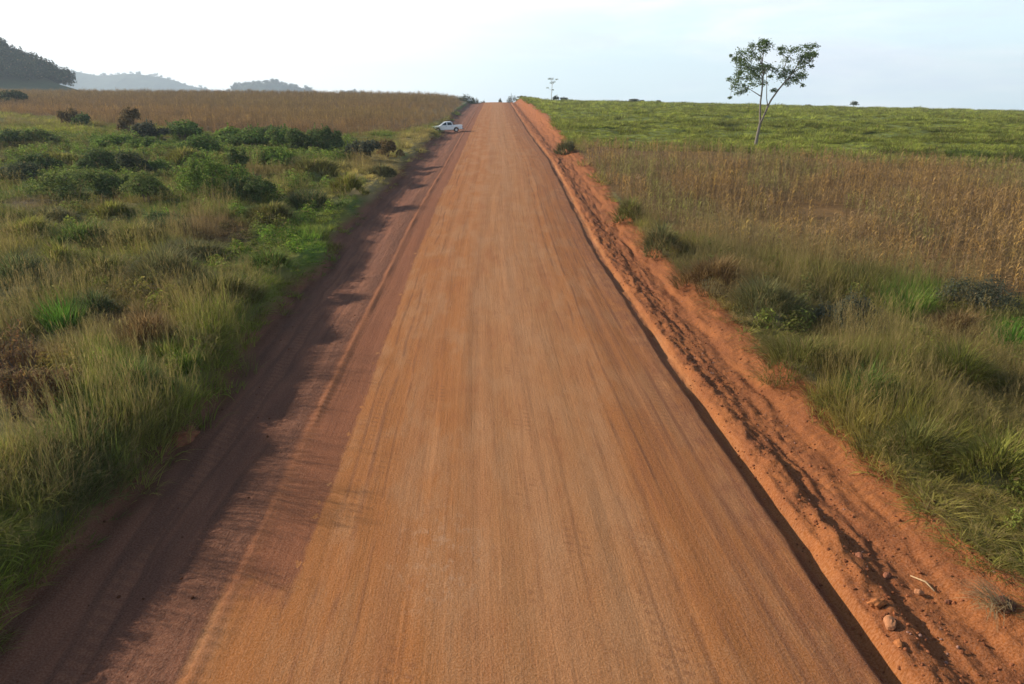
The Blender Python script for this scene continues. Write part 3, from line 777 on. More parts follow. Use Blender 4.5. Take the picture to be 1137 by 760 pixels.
GL = 'shrubs overgrown with vines in the fallow on the left'
for a in [
    # px, base row, width px, height px, kind, label
    (88, 219, 90, 28, 'vine', 'long low mound of vine covered shrubs, widest of the left fallow'),
    (122, 221, 46, 26, 'dark', 'dark rounded shrub touching the right end of the long vine mound'),
    (163, 226, 58, 30, 'vine', 'round dark green shrub standing alone in front of the brown patch'),
    (236, 224, 66, 42, 'bright', 'broad yellow green shrub catching the sun in the middle of the fallow'),
    (283, 226, 62, 26, 'dark', 'dark low shrub beside the dry straw grass and the broad sunlit shrub'),
    (50, 193, 44, 20, 'dark', 'small dark shrub with a ragged peaked top behind the vine mound'),
    (110, 196, 54, 24, 'dark', 'dark shrub with a flat crown behind the vine mound'),
    (152, 197, 34, 24, 'dusk', 'narrow nearly black shrub with an upright tip'),
    (178, 196, 36, 16, 'green', 'small green shrub between the upright dark shrub and the sunlit one'),
    (22, 205, 70, 20, 'dusk', 'dark spreading shrub cut by the left edge of the picture'),
    (14, 164, 46, 16, 'dark', 'small dark shrub at the left edge below the brown crop'),
    (46, 163, 44, 15, 'vine', 'rounded vine shrub on the yellow grass at the far left'),
    (120, 166, 52, 13, 'bright', 'low bright green hedge like shrub across the middle of the left fallow'),
    (165, 168, 46, 14, 'green', 'low green shrub joined to the bright hedge like one'),
    (82, 141, 26, 18, 'rusty', 'rust brown shrub at the edge of the left brown crop'),
    (92, 143, 20, 14, 'dark', 'little dark green shrub leaning on the rust brown one'),
    (143, 147, 28, 22, 'rusty', 'peaked shrub with reddish top at the crop edge'),
    (165, 157, 44, 18, 'grey', 'greyish shrub under the peaked reddish one'),
    (203, 155, 54, 18, 'green', 'wide leafy green shrub with domed top at the crop edge'),
    (228, 176, 60, 20, 'green', 'dense green shrub in the wide leafy belt, nearest the fallow centre'),
    (258, 158, 46, 14, 'bright', 'pale green leafy shrub at the top of the wide leafy belt'),
    (282, 166, 56, 20, 'green', 'tall green shrub in the centre of the wide leafy belt'),
    (318, 168, 54, 20, 'green', 'large leafy shrub near the middle of the crop edge'),
    (352, 170, 52, 22, 'dark', 'dark green shrub ending the wide leafy belt on the road side'),
    (300, 186, 60, 18, 'bright', 'sunny green shrub in front of the wide leafy belt'),
    (262, 198, 26, 26, 'dark', 'narrow dark sapling shaped shrub in front of the leafy belt'),
    (400, 177, 40, 17, 'grey', 'grey olive shrub among the dry straw grass'),
    (430, 176, 30, 18, 'rusty', 'reddish brown twiggy shrub among dry straw grass nearest the road'),
    (10, 117, 34, 14, 'dusk', 'dark hump of a bush standing in the brown crop at the left edge'),
    (175, 258, 54, 20, 'dark', 'grey green weedy shrub between the purple brown dry patches'),
    (300, 153, 60, 10, 'dark', 'low dark strip of brush against the brown crop'),
]:
    shrub(*a, group=GL)
GRR = 'small shrubs on the right bank'
shrub(945, 372, 70, 40, 'grey', 'olive weed bush in the tall grass in front of the right crop', GRR, l=.09)
shrub(1095, 350, 110, 34, 'grey', 'dark drooping brush beside the bright green patch under the crop', GRR, l=.09)

M_MOUND = {k: leafmat('mound_' + k, tuple(v), .45) for k, v in dict(olive=(.165, .170, .040), grey=(.150, .155, .060), green=(.115, .190, .034), brown=(.190, .115, .046), yellow=(.215, .225, .040), dark=(.090, .130, .042)).items()}


def grass_mound(px, py, wpx, hpx, kind, label, group):
    x, y, z = gp(px, py); s = F / proj(x, y, z)[2]; rx = wpx / 2 / s * 1.0; ry = rx * .8; h = hpx / s * (1.3 if x < 0 else 1.0); b = MB(); rs = random.Random(int(px * 3 + py)); o = rs.uniform(0, 99)
    w = max(.022, .0011 * y); n = int(min(4200, 40 * rx * ry / (w * h + .02) + 500))
    for k in range(n):
        q = math.sqrt(rs.random()); t = rs.uniform(0, 2 * PI); q *= 1 + .25 * math.sin(3 * t + o) * q
        dome = max(0, 1 - q * q); L = min(h, 1.5) * rs.uniform(.35, .8) * (.7 + .5 * math.sin(2.3 * q * math.cos(t) + o) ** 2)
        b.blade((rx * q * math.cos(t), ry * q * math.sin(t), h * .62 * dome - .1), t + rs.uniform(-1.1, 1.1), rs.uniform(.0, .35) + .55 * q, L, w * rs.uniform(.7, 1.4), rs.uniform(.5, 1.9), 3, rs.uniform(.55, 1.45), rs.uniform(0, .15) if rs.random() < .82 else rs.uniform(.4, 1.), rs.uniform(0, .3))
    tag(b.build('grass_mound', M_MOUND[kind], None, False, (x, y, z)), label, 'grass mound', group)


for a in MOUND_L: grass_mound(*a, GM)
for a in MOUND_R: grass_mound(*a, GR2)

# leafy weeds between the shrubs
x = []; y = []
for px, py, rx, ry, n in ((310, 172, 95, 18, 520), (120, 190, 140, 22, 330), (130, 160, 150, 12, 240), (250, 215, 120, 10, 60)):
    a = gp(px - rx, py); b = gp(px + rx, py); q = gp(px, py + ry); f = gp(px, py - ry)
    t = RNG.uniform(0, 2 * PI, n); r = np.sqrt(RNG.uniform(0, 1, n))
    yy = (q[1] + f[1]) / 2 + r * np.sin(t) * (f[1] - q[1]) / 2; x.append((a[0] + b[0]) / 2 * yy / a[1] + r * np.cos(t) * (b[0] - a[0]) / 2); y.append(yy)
x = np.concatenate(x); y = np.concatenate(y); ok = (region(x, y) == 0) & (x - cx(y) < -12); x, y = x[ok], y[ok]
c = np.array((.105, .165, .036)) * RNG.uniform(.6, 1.4, (len(x), 1)); sw = RNG.uniform(.6, 1.4, len(x))
for side in (-1, 1):
    xx, yv = scatter(*((-45, -9, 8, 62) if side < 0 else (9, 45, 8, 55)), .95); uu = xx - cx(yv)
    kk = (region(xx, yv) == 0) & ((uu < edge_l(yv) - .5) if side < 0 else (uu > edge_r(yv) + .5)) & (fbm(xx * .3, yv * .3, 133, 3) > .53); xx, yv = xx[kk], yv[kk]
    x = np.concatenate([x, xx]); y = np.concatenate([y, yv]); c = np.concatenate([c, wild_tint(xx, yv) * np.array((.65, .85, .7)) * RNG.uniform(.6, 1.5, (len(xx), 1))]); sw = np.concatenate([sw, RNG.uniform(.4, 1., len(xx))])
stuff('leafy_weeds', P_LEAFY, 3, np.stack([x, y, gz(x, y)], -1), sw, c, 'broad leaved green weeds between the shrubs on the left', 'weeds')

# ------------------------------------------------------------------ bright tussocks and dry weeds near the camera
M_TUFT = {k: leafmat('tuft_' + k, v, .4, (.22, .2, .06)) for k, v in dict(green=(.085, .215, .022), yellow=(.175, .215, .030), lime=(.13, .21, .03)).items()}


def tussock(px, py, wpx, hpx, kind, label):
    x, y, z = gp(px, py); s = F / proj(x, y, z)[2]
    b = grass_clump(int(120 + wpx * 4), wpx / 2 / s * .8, hpx / s * 1., hpx / s * 1.6, .035, 0, .05, 5, .3, 1.0)
    tag(b.build('grass_tussock', M_TUFT[kind], None, False, (x, y, z)), label, 'grass tussock', 'bright grass tussocks')


tussock(72, 366, 44, 36, 'green', 'vivid green upright tussock in brown grass on the left')
tussock(120, 412, 40, 28, 'yellow', 'yellow green tussock between vivid green tussock and road')
tussock(188, 400, 22, 24, 'yellow', 'small yellow tuft beside the lime one, away from the road')
tussock(208, 412, 28, 24, 'lime', 'lime green tussock nearest the left road verge')
tussock(118, 590, 0 + 40, 60, 'lime', 'pale bladed tussock on the bank above the left verge') if False else None
tussock(1005, 352, 50, 34, 'lime', 'bright green tussock under the front edge of the right crop')
tussock(1120, 392, 40, 34, 'green', 'vivid green tussock cut by the right picture edge')

M_DRYW = leafmat('dry_weed_leaf', (.215, .105, .048), .35, (.34, .24, .08))


def dry_weed(px, py, hpx, label):
    x, y, z = gp(px, py); s = F / proj(x, y, z)[2]; h = hpx / s * 1.2
    t = empty('dry_weed', (x, y, z)); tag(t, label, 'dry weed', 'dry brown weeds at the left edge')
    st = MB(); lf = MB()
    for k in range(22):
        az = R(0, 6.28); ln = R(.05, .35); hh = h * R(.7, 1.05)
        pts = [(R(-.15, .15), R(-.15, .15), -.1), (math.sin(ln) * math.cos(az) * hh * .5, math.sin(ln) * math.sin(az) * hh * .5, hh * .55), (math.sin(ln) * math.cos(az) * hh * 1.1, math.sin(ln) * math.sin(az) * hh * 1.1, hh)]
        st.tube(pts, [.014, .010, .005], 4)
        for j in range(16):
            f = R(.2, 1); q = Vector(pts[1]).lerp(Vector(pts[2]), max(0, f * 2 - 1)) if f > .5 else Vector(pts[0]).lerp(Vector(pts[1]), f * 2)
            lf.blade(q, R(0, 6.28), R(.4, 1.3), R(.18, .42), R(.03, .055), R(.6, 1.8), 3, R(.6, 1.3), R(.75, 1) if (f > .8 and R(0, 1) < .45) else R(0, .25))
    st.build('stem', M_TWIG, t); lf.build('foliage', M_DRYW, t)


for a in ((12, 436, 66, 'tall dry brown weed with yellow tip leaves, cut by the left edge'), (34, 440, 58, 'dry brown weed with pale yellow top leaves beside the one at the left edge'),
          (70, 462, 46, 'thin dry weed with two pale leaves, standing nearest the road of the brown weeds'), (20, 470, 50, 'reddish brown bushy dry weed, lowest at the left edge'),
          (48, 466, 44, 'short reddish brown dry weed between the bushy one and the thin one')):
    dry_weed(*a)

# ------------------------------------------------------------------ soil mound, clods, stick, uprooted tuft, gravel
M_CLOD = simple('orange_clod', (.30, .11, .038), .95, 0, .35, 14., .1)
M_PALE = simple('pale_stone', (.34, .15, .07), .9, 0, .25, 12., .1)
M_DCLOD = simple('brown_clod', (.22, .085, .045), .95, 0, .4, 10., .1)


def lump(rx, ry, rz, seed, sub=3):
    bm = bmesh.new(); bmesh.ops.create_icosphere(bm, subdivisions=sub, radius=1)
    rs = random.Random(seed); o = rs.uniform(0, 50)
    co = np.array([v.co[:] for v in bm.verts])
    k = .55 + .9 * fbm(co[:, 0] * 1.6 + o, co[:, 1] * 1.6 + co[:, 2] * 1.4, seed, 4)
    for v, q in zip(bm.verts, k):
        v.co *= q; v.co.x *= rx; v.co.y *= ry; v.co.z *= rz
    return bm


def obj_bm(name, bm, m, loc, rz=0., smooth=False, parent=None):
    me = bpy.data.meshes.new(name); bm.to_mesh(me); bm.free(); me.materials.append(m)
    if smooth: me.polygons.foreach_set('use_smooth', [True] * len(me.polygons))
    o = bpy.data.objects.new(name, me); COL.objects.link(o); o.location = loc; o.rotation_euler[2] = rz
    if parent: o.parent = parent
    return o


x, y, z = gp(196, 484); tag(obj_bm('soil_mound', lump(.6, .42, .26, 3, 4), M_DCLOD, (x, y, z - .06), .5, True), 'small mound of pushed up red soil at the left grass edge', 'soil mound')
GC = 'soil clods along the right ditch'
for i, (px, py, r, m, lab) in enumerate([
    (973, 678, .17, M_CLOD, 'large knobbly orange clod on the ridge beside the right ditch, with a dark shadow side'),
    (986, 704, .15, M_PALE, 'pale pinkish stone on the ridge just below the large knobbly clod'),
    (1020, 664, .09, M_PALE, 'small pale clod just left of the pale stick on the right bank'),
    (984, 646, .11, M_DCLOD, 'dark broken clod in the groove above the ridge of the right ditch'),
    (953, 622, .10, M_DCLOD, 'dark clod higher up the groove beside the right ditch ridge'),
    (1052, 672, .07, M_DCLOD, 'small dark clod on the bank between the stick and the uprooted tuft'),
    (996, 726, .10, M_CLOD, 'orange clod on the ditch ridge below the pale pinkish stone')]):
    x, y, z = gp(px, py)
    tag(obj_bm('soil_clod', lump(r * .95, r * .62, r * .55, 20 + i, 3), m, (x, y, z + r * .25), i * 1.3), lab, 'soil clod', GC)
a = gp(1010, 645); b = gp(1026, 654); q = gp(1036, 665); mb = MB(); o0 = Vector(b)
mb.tube([Vector(a) - o0 + Vector((0, 0, .05)), Vector((0, 0, .06)), Vector(q) - o0 + Vector((0, 0, .03))], [.012, .018, .012], 6)
tag(mb.build('stick', simple('pale_stick', (.38, .25, .13), .85, 0, .2, 20.), None, True, b), 'thin pale bent stick lying on the orange right bank', 'stick')
x, y, z = gp(1104, 686); t = empty('uprooted_tuft', (x, y, z)); tag(t, 'uprooted grass tuft with dark root ball on the orange bank at bottom right', 'grass tuft')
obj_bm('root_ball', lump(.2, .15, .10, 77, 3), simple('dark_root_soil', (.12, .055, .032), .95, 0, .4, 12., .1), (.12, 0, .10), .4, False, t)
b = MB()
for k in range(170): b.blade((R(-.25, .15), R(-.2, .2), R(.02, .25)), PI + R(-1.3, 1.3), R(.5, 1.45), R(.3, .75), .014, R(.2, 1.2), 4, R(.7, 1.3), R(.3, 1))
b.build('grass_blades', leafmat('dead_tuft', (.26, .19, .08), .3, (.40, .29, .15)), t)


def gravel():
    n = 2200; y = 5 + 45 * RNG.uniform(0, 1, n) ** 1.7; k = RNG.uniform(0, 1, n)
    u = np.where(k < .45, RNG.normal(6.3, .35, n), np.where(k < .75, RNG.uniform(6.2, 8.9, n), np.where(k < .80, RNG.uniform(-9, -5.9, n), RNG.normal(7.0, .6, n))))
    pz = height(u, y); x = u + cx(y)
    s = np.where(np.abs(u) < 5.2, RNG.uniform(.25, .6, n), RNG.uniform(.3, .75, n)) * RNG.uniform(.6, 1.25, n)
    a = np.array((.30, .105, .036)); c = a * RNG.uniform(.6, 1.25, (n, 1)); w = (RNG.uniform(0, 1, (n, 1)) < .06) * .45; c = c * (1 - w) + np.array((.5, .33, .22)) * w
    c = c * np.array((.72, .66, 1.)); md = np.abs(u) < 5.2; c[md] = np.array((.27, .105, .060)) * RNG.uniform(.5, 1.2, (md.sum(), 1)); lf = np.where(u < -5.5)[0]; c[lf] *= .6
    m, N, L = mat('loose_clods'); g = G(N, L); o = N.new('ShaderNodeOutputMaterial'); bs = N.new('ShaderNodeBsdfPrincipled'); L.new(bs.outputs[0], o.inputs[0]); bs.inputs['Roughness'].default_value = .95; bs.inputs['Specular IOR Level'].default_value = .1
    at = N.new('ShaderNodeAttribute'); at.attribute_type = 'INSTANCER'; at.attribute_name = 'tint'; L.new(at.outputs['Color'], bs.inputs['Base Color'])
    ms = []
    for i in range(5):
        bm = lump(.055, .045, .035, 200 + i, 2); me = bpy.data.meshes.new('pebble'); bm.to_mesh(me); bm.free(); me.materials.append(m); ms.append(me)
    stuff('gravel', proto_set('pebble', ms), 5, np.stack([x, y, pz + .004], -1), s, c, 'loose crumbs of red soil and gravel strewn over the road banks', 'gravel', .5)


gravel()

# ------------------------------------------------------------------ the lone tree on the right
def lone_tree():
    x, y, z = gp(838, 166); zc = proj(x, y, z)[2]; k = zc / F
    t = empty('tree', (x, y, z)); tag(t, 'slender lone tree with forked pale trunk and two open crowns between pasture and crop', 'tree')
    # limbs measured on the photograph in a frame 5.43 px per photo px, base at (338, 710)
    def P(a, b, d=0.): return Vector(((a - 338) / 5.43 * k * .94, d, (710 - b) / 5.43 * k * .985))
    tr = MB()
    tr.tube([P(338, 720), P(340, 700), P(346, 640, .05), P(358, 555, .1), P(352, 500, .2), P(350, 440, .3), P(352, 370, .3), P(352, 280, .4), P(338, 215, .5), P(320, 160, .3)], [.25, .20, .17, .145, .11, .10, .09, .07, .05, .025], 10)
    tr.tube([P(357, 565, .1), P(366, 535, -.1), P(388, 462, -.3), P(405, 425, -.3), P(440, 370, -.4), P(482, 315, -.5), P(520, 275, -.3), P(580, 235, -.4), P(640, 190, -.2)], [.12, .11, .105, .10, .09, .075, .06, .045, .02], 9)
    limbs = [[P(388, 462, -.3), P(372, 415, -.5), P(360, 330, -.7), P(345, 250, -.9)], [P(350, 405, .3), P(325, 392, .2), P(290, 375, .0), P(245, 352, -.2), P(215, 360, -.3)],
             [P(352, 310, .4), P(300, 270, 1.), P(240, 215, 1.3), P(200, 190, 1.4)], [P(350, 300, .3), P(290, 250, -.8), P(225, 240, -1.3), P(170, 250, -1.6)], [P(340, 225, .5), P(300, 180, .2), P(262, 150, -.2)],
             [P(338, 215, .5), P(350, 150, .9), P(340, 105, 1.0)], [P(352, 290, .4), P(375, 250, .9), P(405, 238, 1.2)], [P(482, 315, -.5), P(475, 260, .5), P(500, 200, 1.), P(530, 150, 1.1)], [P(482, 315, -.5), P(540, 300, .9), P(610, 290, 1.3)],
             [P(520, 275, -.3), P(560, 180, -1.), P(610, 140, -1.2)], [P(440, 370, -.4), P(415, 375, -.4), P(403, 365, -.3)], [P(300, 270, 1.), P(220, 300, 1.2), P(175, 345, 1.0)]]
    for q in limbs: tr.tube(q, [.065 * (1 - .7 * i / (len(q) - 1)) for i in range(len(q))], 6)
    nodes = [v for q in limbs for v in q[1:]] + [P(352, 280, .4), P(338, 215, .5), P(580, 235, -.4), P(640, 190, -.2), P(520, 275, -.3)]
    pads = [(345, 105, 30), (318, 100, 22), (360, 120, 22), (325, 150, 24), (290, 130, 26), (255, 125, 24), (240, 155, 28), (205, 160, 26), (200, 190, 30), (235, 200, 34), (265, 180, 30), (150, 172, 9), (135, 200, 14), (150, 215, 18), (170, 235, 24),
            (215, 235, 26), (155, 280, 20), (185, 270, 22), (160, 305, 14), (200, 300, 24), (240, 265, 26), (270, 245, 34), (295, 250, 30), (285, 280, 24), (310, 300, 24), (250, 300, 18), (185, 350, 24), (215, 325, 26), (235, 345, 22), (265, 335, 26), (205, 385, 20), (165, 410, 9),
            (235, 372, 18), (345, 240, 32), (370, 225, 26), (400, 240, 22), (375, 262, 22), (360, 330, 22), (400, 290, 12), (405, 370, 16), (330, 190, 18),
            (445, 135, 10), (455, 160, 16), (485, 130, 18), (520, 150, 28), (550, 140, 24), (580, 135, 26), (615, 128, 20), (500, 195, 30), (540, 190, 28), (570, 180, 24), (605, 180, 28), (640, 165, 26), (665, 170, 18), (630, 205, 24), (635, 235, 10), (440, 255, 22), (470, 250, 30),
            (450, 290, 28), (485, 275, 32), (520, 265, 26), (555, 240, 26), (540, 300, 30), (575, 285, 30), (610, 285, 26), (590, 315, 22), (520, 330, 18), (625, 340, 10), (560, 215, 18)]
    cr = MB()
    for a, b, r in pads:
        c0 = P(a, b, 0)
        n0 = min(nodes, key=lambda v: (v.x - c0.x) ** 2 + (v.z - c0.z) ** 2); dep = n0.y + R(-1.1, 1.1) * (1.2 if r > 14 else .5)
        c = P(a, b, dep); md = n0.lerp(c, .55) + Vector((0, 0, -.12)); tr.tube([n0, md, c], [.028, .018, .008], 4)
        rr = r / 5.43 * k * 1.22
        for j in range(int(26 + r * 3.3)):
            gx, gy, gz_ = random.gauss(0, .52), random.gauss(0, .52), random.gauss(0, .34)
            cr.leaf(c + Vector((gx * rr, gy * rr, (gz_ - .12 * gx * gx) * rr)), (R(-.8, .8), R(-.8, .8), R(.2, 1)), R(0, 6.28), R(.16, .34), R(.09, .17), R(.5, 1.5), 0)
    tr.build('trunk', M_BARK, t, True); cr.build('crown', leafmat('tree_leaf', (.105, .150, .045), .48), t)


lone_tree()

# ------------------------------------------------------------------ trees and bushes on the skyline
def small_tree(name, x, y, z, w, h, kind, label, group=None, trunk=.3, cat='tree', sparse=1., l=None, flat=.55):
    t = empty(name, (x, y, z)); tag(t, label, cat, group); seed = int(abs(x * 31 + y * 7)) % 9999; rs = random.Random(seed)
    b = MB(); hc = h * trunk
    b.tube([(0, 0, -.4), (.02 * h, 0, hc), (0, .02 * h, h * .8)], [.035 * h, .025 * h, .01 * h], 7)
    for k in range(4):
        a = rs.uniform(0, 6.28); b.tube([(0, 0, hc * rs.uniform(.7, 1.4)), (w * .2 * math.cos(a), w * .2 * math.sin(a), h * .6), (w * .34 * math.cos(a), w * .34 * math.sin(a), h * .78)], [.014 * h, .01 * h, .005 * h], 5)
    b.build('trunk', M_TWIG, t, True)
    f = foliage_mb(w / 2, w / 2 * .8, h - hc, seed, int(420 * sparse), l or max(.3, w * .075), 8)
    f.v = [(p[0], p[1], p[2] + hc) for p in f.v]
    f.build('crown', M_LEAF[kind], t)
    return t


def sky_pt(px, ydist):
    """a point of the ground that far along the picture column px"""
    t = (px - 568.5) / F; yv = ydist; zc = yv * CP + (CAMZ - float(gz(np.array([0.]), np.array([yv]))[0])) * SP
    x = t * zc; return x, yv, float(gz(np.array([x]), np.array([yv]))[0]), zc / F


GS = 'trees and bushes on the skyline'
for px, top, base, w, yd, kind, tk, lab in [
    (568, 104.5, 114, 11, 318, 'dusk', .06, 'dark round tree at the top of the road, just right of the roadway'),
    (579, 109, 114, 9, 322, 'grey', .1, 'greyish bush beside the dark round tree at the crest'),
    (595, 109.5, 114, 8, 325, 'grey', .1, 'small grey bush on the crest below the tall thin tree'),
    (618, 106, 113, 9, 322, 'dusk', .1, 'dark dome bush at the foot of the tall thin tree'),
    (626, 107.5, 113, 8, 323, 'dusk', .1, 'lower half of the dark bush pair on the skyline, right of the dome one'),
    (705, 109.5, 115, 18, 330, 'grey', .15, 'wide flat bush on the pasture skyline left of the lone tree'),
    (948, 111.5, 121, 11, 330, 'dusk', .35, 'small dark umbrella shaped tree on the skyline right of the lone tree'),
    (898, 115.5, 120, 9, 335, 'grey', .1, 'faint grey bush on the skyline just right of the lone tree'),
    (731, 111, 115, 5, 335, 'grey', .1, 'tiny faint bush right of the wide flat one on the skyline'),
    (1022, 119.5, 123, 7, 335, 'grey', .1, 'small low bush on the far right skyline'),
    (518, 104.5, 112, 22, 296, 'dusk', .05, 'dark brush heap on the left bank at the crest of the road'),
    (529, 108, 115, 10, 300, 'dusk', .05, 'small dark bush stepping down from the left bank to the road crest'),
    (555, 109, 116, 6, 420, 'grey', .2, 'faint pale tree seen beyond the crest between road edges'),
    (537, 111.5, 116, 5, 400, 'grey', .2, 'faint low tree top seen beyond the crest at the left of the roadway')]:
    x, y, z, k = sky_pt(px, yd)
    zt = CAMZ + (110 - top) * k; zb = min(z, CAMZ + (110 - base) * k + .5) if yd > 345 else z
    if px in (518, 529, 568): zb -= 1.8
    small_tree('skyline_tree' if px in (568, 948, 555, 537) else 'skyline_bush', x, y, zb, w * k, max(1.2, zt - zb), kind, lab, GS, tk, 'tree' if px in (568, 948, 555, 537) else 'bush', 2., None)


def thin_tree():
    x, y, z, k = sky_pt(612, 330); t = empty('thin_tree', (x, y, z)); tag(t, 'tall thin pale tree with a few sparse leaf tufts on the crest', 'tree')
    h = CAMZ + (110 - 89) * k - z; b = MB(); c = MB()
    b.tube([(0, 0, -.3), (.1, 0, h * .4), (.3, 0, h * .7), (.1, 0, h)], [.16, .12, .09, .05], 7)
    for dx, dz, r in ((-.2, 0, 1.), (-1.0, -.1, .7), (2.1, -.2, .6), (.0, -1.6, .9), (-1.8, -3.6, .6), (.5, -4.4, .5), (1.2, -1.3, .4)):
        p = Vector((.1 + dx, R(-.5, .5), h + dz)); b.tube([(.25, 0, h + dz - 1.2), p.lerp(Vector((.25, 0, h + dz - 1.)), .4), p], [.06, .04, .02], 5)
        for j in range(int(70 * r)): c.leaf(p + Vector((R(-1, 1) * r * .95, R(-1, 1) * r * .8, R(-1, 1) * r * .38)), (R(-1, 1), R(-1, 1), 1), R(0, 6.28), R(.2, .45), R(.15, .25), R(.6, 1.3), 0)
    b.build('trunk', simple('pale_bark', (.42, .38, .33), .85, 0, .2, 6.), t, True); c.build('crown', M_LEAF['dark'], t)


thin_tree()

# ------------------------------------------------------------------ wooded hill on the left
x = RNG.uniform(-900, -330, 9000); y = RNG.uniform(520, 860, 9000)
fx, fy, fz = proj(x, y, gz(x, y)); bx = (x + y) / 232.; by = (y - 640) / 240.
ok = (np.exp(-bx ** 8 - by * by) * sst(500, 640, y) > .085 + .05 * (fbm(x * .03, y * .03, 131, 3) - .5)) & (fx > -330)
x, y = x[ok], y[ok]
M_WOOD = leafmat('wood_leaf', None, .2)
wd = []
for i in range(4):
    f = foliage_mb(4.2, 4.2, 8.5, 300 + i, 330, 1.1, 7); f.v = [(a, b, c + 1.5) for a, b, c in f.v]; wd.append(f.mesh('wood_crown', M_WOOD))
stuff('woodland', proto_set('wood_crown', wd), 4, np.stack([x, y, gz(x, y)], -1), RNG.uniform(.7, 1.35, len(x)), np.array((.030, .046, .024)) * RNG.uniform(.6, 1.3, (len(x), 1)), 'dark wood covering the hill at the far left', 'wood', .05)
GW = 'trees on the rim of the wooded hill'
for px, yd, w, h, tk, lab in [(21, 640, 15, 17, .35, 'tall spreading tree with gaps in its crown, highest on the wooded hill'), (8, 650, 11, 13, .3, 'domed tree on the hill top left of the highest one'), (38, 630, 8, 9, .35, 'flat topped tree on the slope of the wooded hill below the highest tree'),
                          (33, 635, 6, 11, .4, 'thin leaning tree just right of the highest tree on the hill'), (51, 615, 7, 8, .3, 'bushy tree low on the right slope of the wooded hill'), (62.5, 605, 6.5, 11, .6, 'small umbrella shaped tree standing clear at the foot of the wooded hill'), (45, 622, 6, 8, .3, 'small tree halfway down the wooded slope')]:
    x, y, z, k = sky_pt(px, yd); small_tree('hill_tree', x, y, z, w, h, 'dusk', lab, GW, tk, 'tree', .8, .75)


# ------------------------------------------------------------------ far hills
FARW = []


def ridge(name, prof, yd, thick, label, seed, bump, kmat):
    k0 = yd * CP / F
    xs = np.linspace(prof[0][0], prof[-1][0], 260); tops = np.interp(xs, [p[0] for p in prof], [p[1] for p in prof])
    X = (xs - 568.5) * k0; H = CAMZ + (110 - tops) * k0
    H = H + (fbm(X * .012 * 2400 / yd, 0 * X, seed, 3) - .5) * bump * 1.2 + np.maximum(0, vn(X * .055 * 1700 / yd, 0 * X, seed + 5) - .55) * bump * 1.6
    js = np.linspace(-1, 1, 41); V = []
    for j in js:
        sh = (1 - abs(j) ** 1.6); n = (fbm(X * .02, j * 9 + 0 * X, seed + 9, 4) - .5) * bump * 1.3 * (1 - abs(j))
        V.append(np.stack([X, yd + j * thick + 0 * X, -150 + (H + 150) * sh + n * (j != 0)], -1))
    V = np.concatenate(V); n = len(xs); q = np.array([[r * n + i, r * n + i + 1, (r + 1) * n + i + 1, (r + 1) * n + i] for r in range(40) for i in range(n - 1)])
    me = bpy.data.meshes.new(name); me.from_pydata(V.tolist(), [], q.tolist()); me.materials.append(kmat); o = bpy.data.objects.new(name, me); COL.objects.link(o)
    FARW.append(np.stack([X, yd + 0 * X, H - 3.], -1)[H > 0]); return tag(o, label, 'hill', kind='structure')


M_HILL = simple('wooded_hill', (.045, .058, .03), .95, 0, .5, .03, .05)
ridge('hills', [(20, 84), (66, 82.5), (90, 82.5), (110, 85), (135, 85), (150, 84), (175, 86), (188, 88), (200, 92), (215, 97), (238, 101.5), (262, 106)], 3500, 420, 'long hazy blue hill on the left skyline', 141, 6., M_HILL)
ridge('hills', [(240, 110), (258, 102.5), (268, 98), (280, 95), (290, 95.5), (302, 92.5), (315, 95), (328, 97.5), (342, 100), (352, 104), (366, 110)], 2500, 260, 'small grey wooded hill left of the road crest', 151, 5., M_HILL)
ridge('hills', [(372, 108), (386, 103.5), (395, 102.5), (405, 104), (420, 109)], 3000, 200, 'tiny pale hill top showing over the left crop', 161, 2.5, M_HILL)


fw = []; fs = []
for q, keep, sz in zip(FARW, (.5, .8, .6), (1.25, 1.25, .9)):
    for rep in range(3):
        k = RNG.uniform(0, 1, len(q)) < keep * .5; v = q[k] + np.stack([RNG.normal(0, 5, k.sum()), RNG.uniform(-60, 30, k.sum()), -np.abs(RNG.normal(0, 4, k.sum()))], -1); fw.append(v)
        fs.append(sz * RNG.uniform(.4, 1.25, k.sum()) * np.where(RNG.uniform(0, 1, k.sum()) < .06, 1.6, 1.))
fw = np.concatenate(fw); fs = np.concatenate(fs)
stuff('far_woodland', bpy.data.collections.get('wood_crown') or proto_set('wood_crown', wd), 4, fw, fs, np.array((.03, .04, .026)) * RNG.uniform(.7, 1.3, (len(fw), 1)), 'scattered trees roughening the tops of the far hazy hills', 'wood', .05)

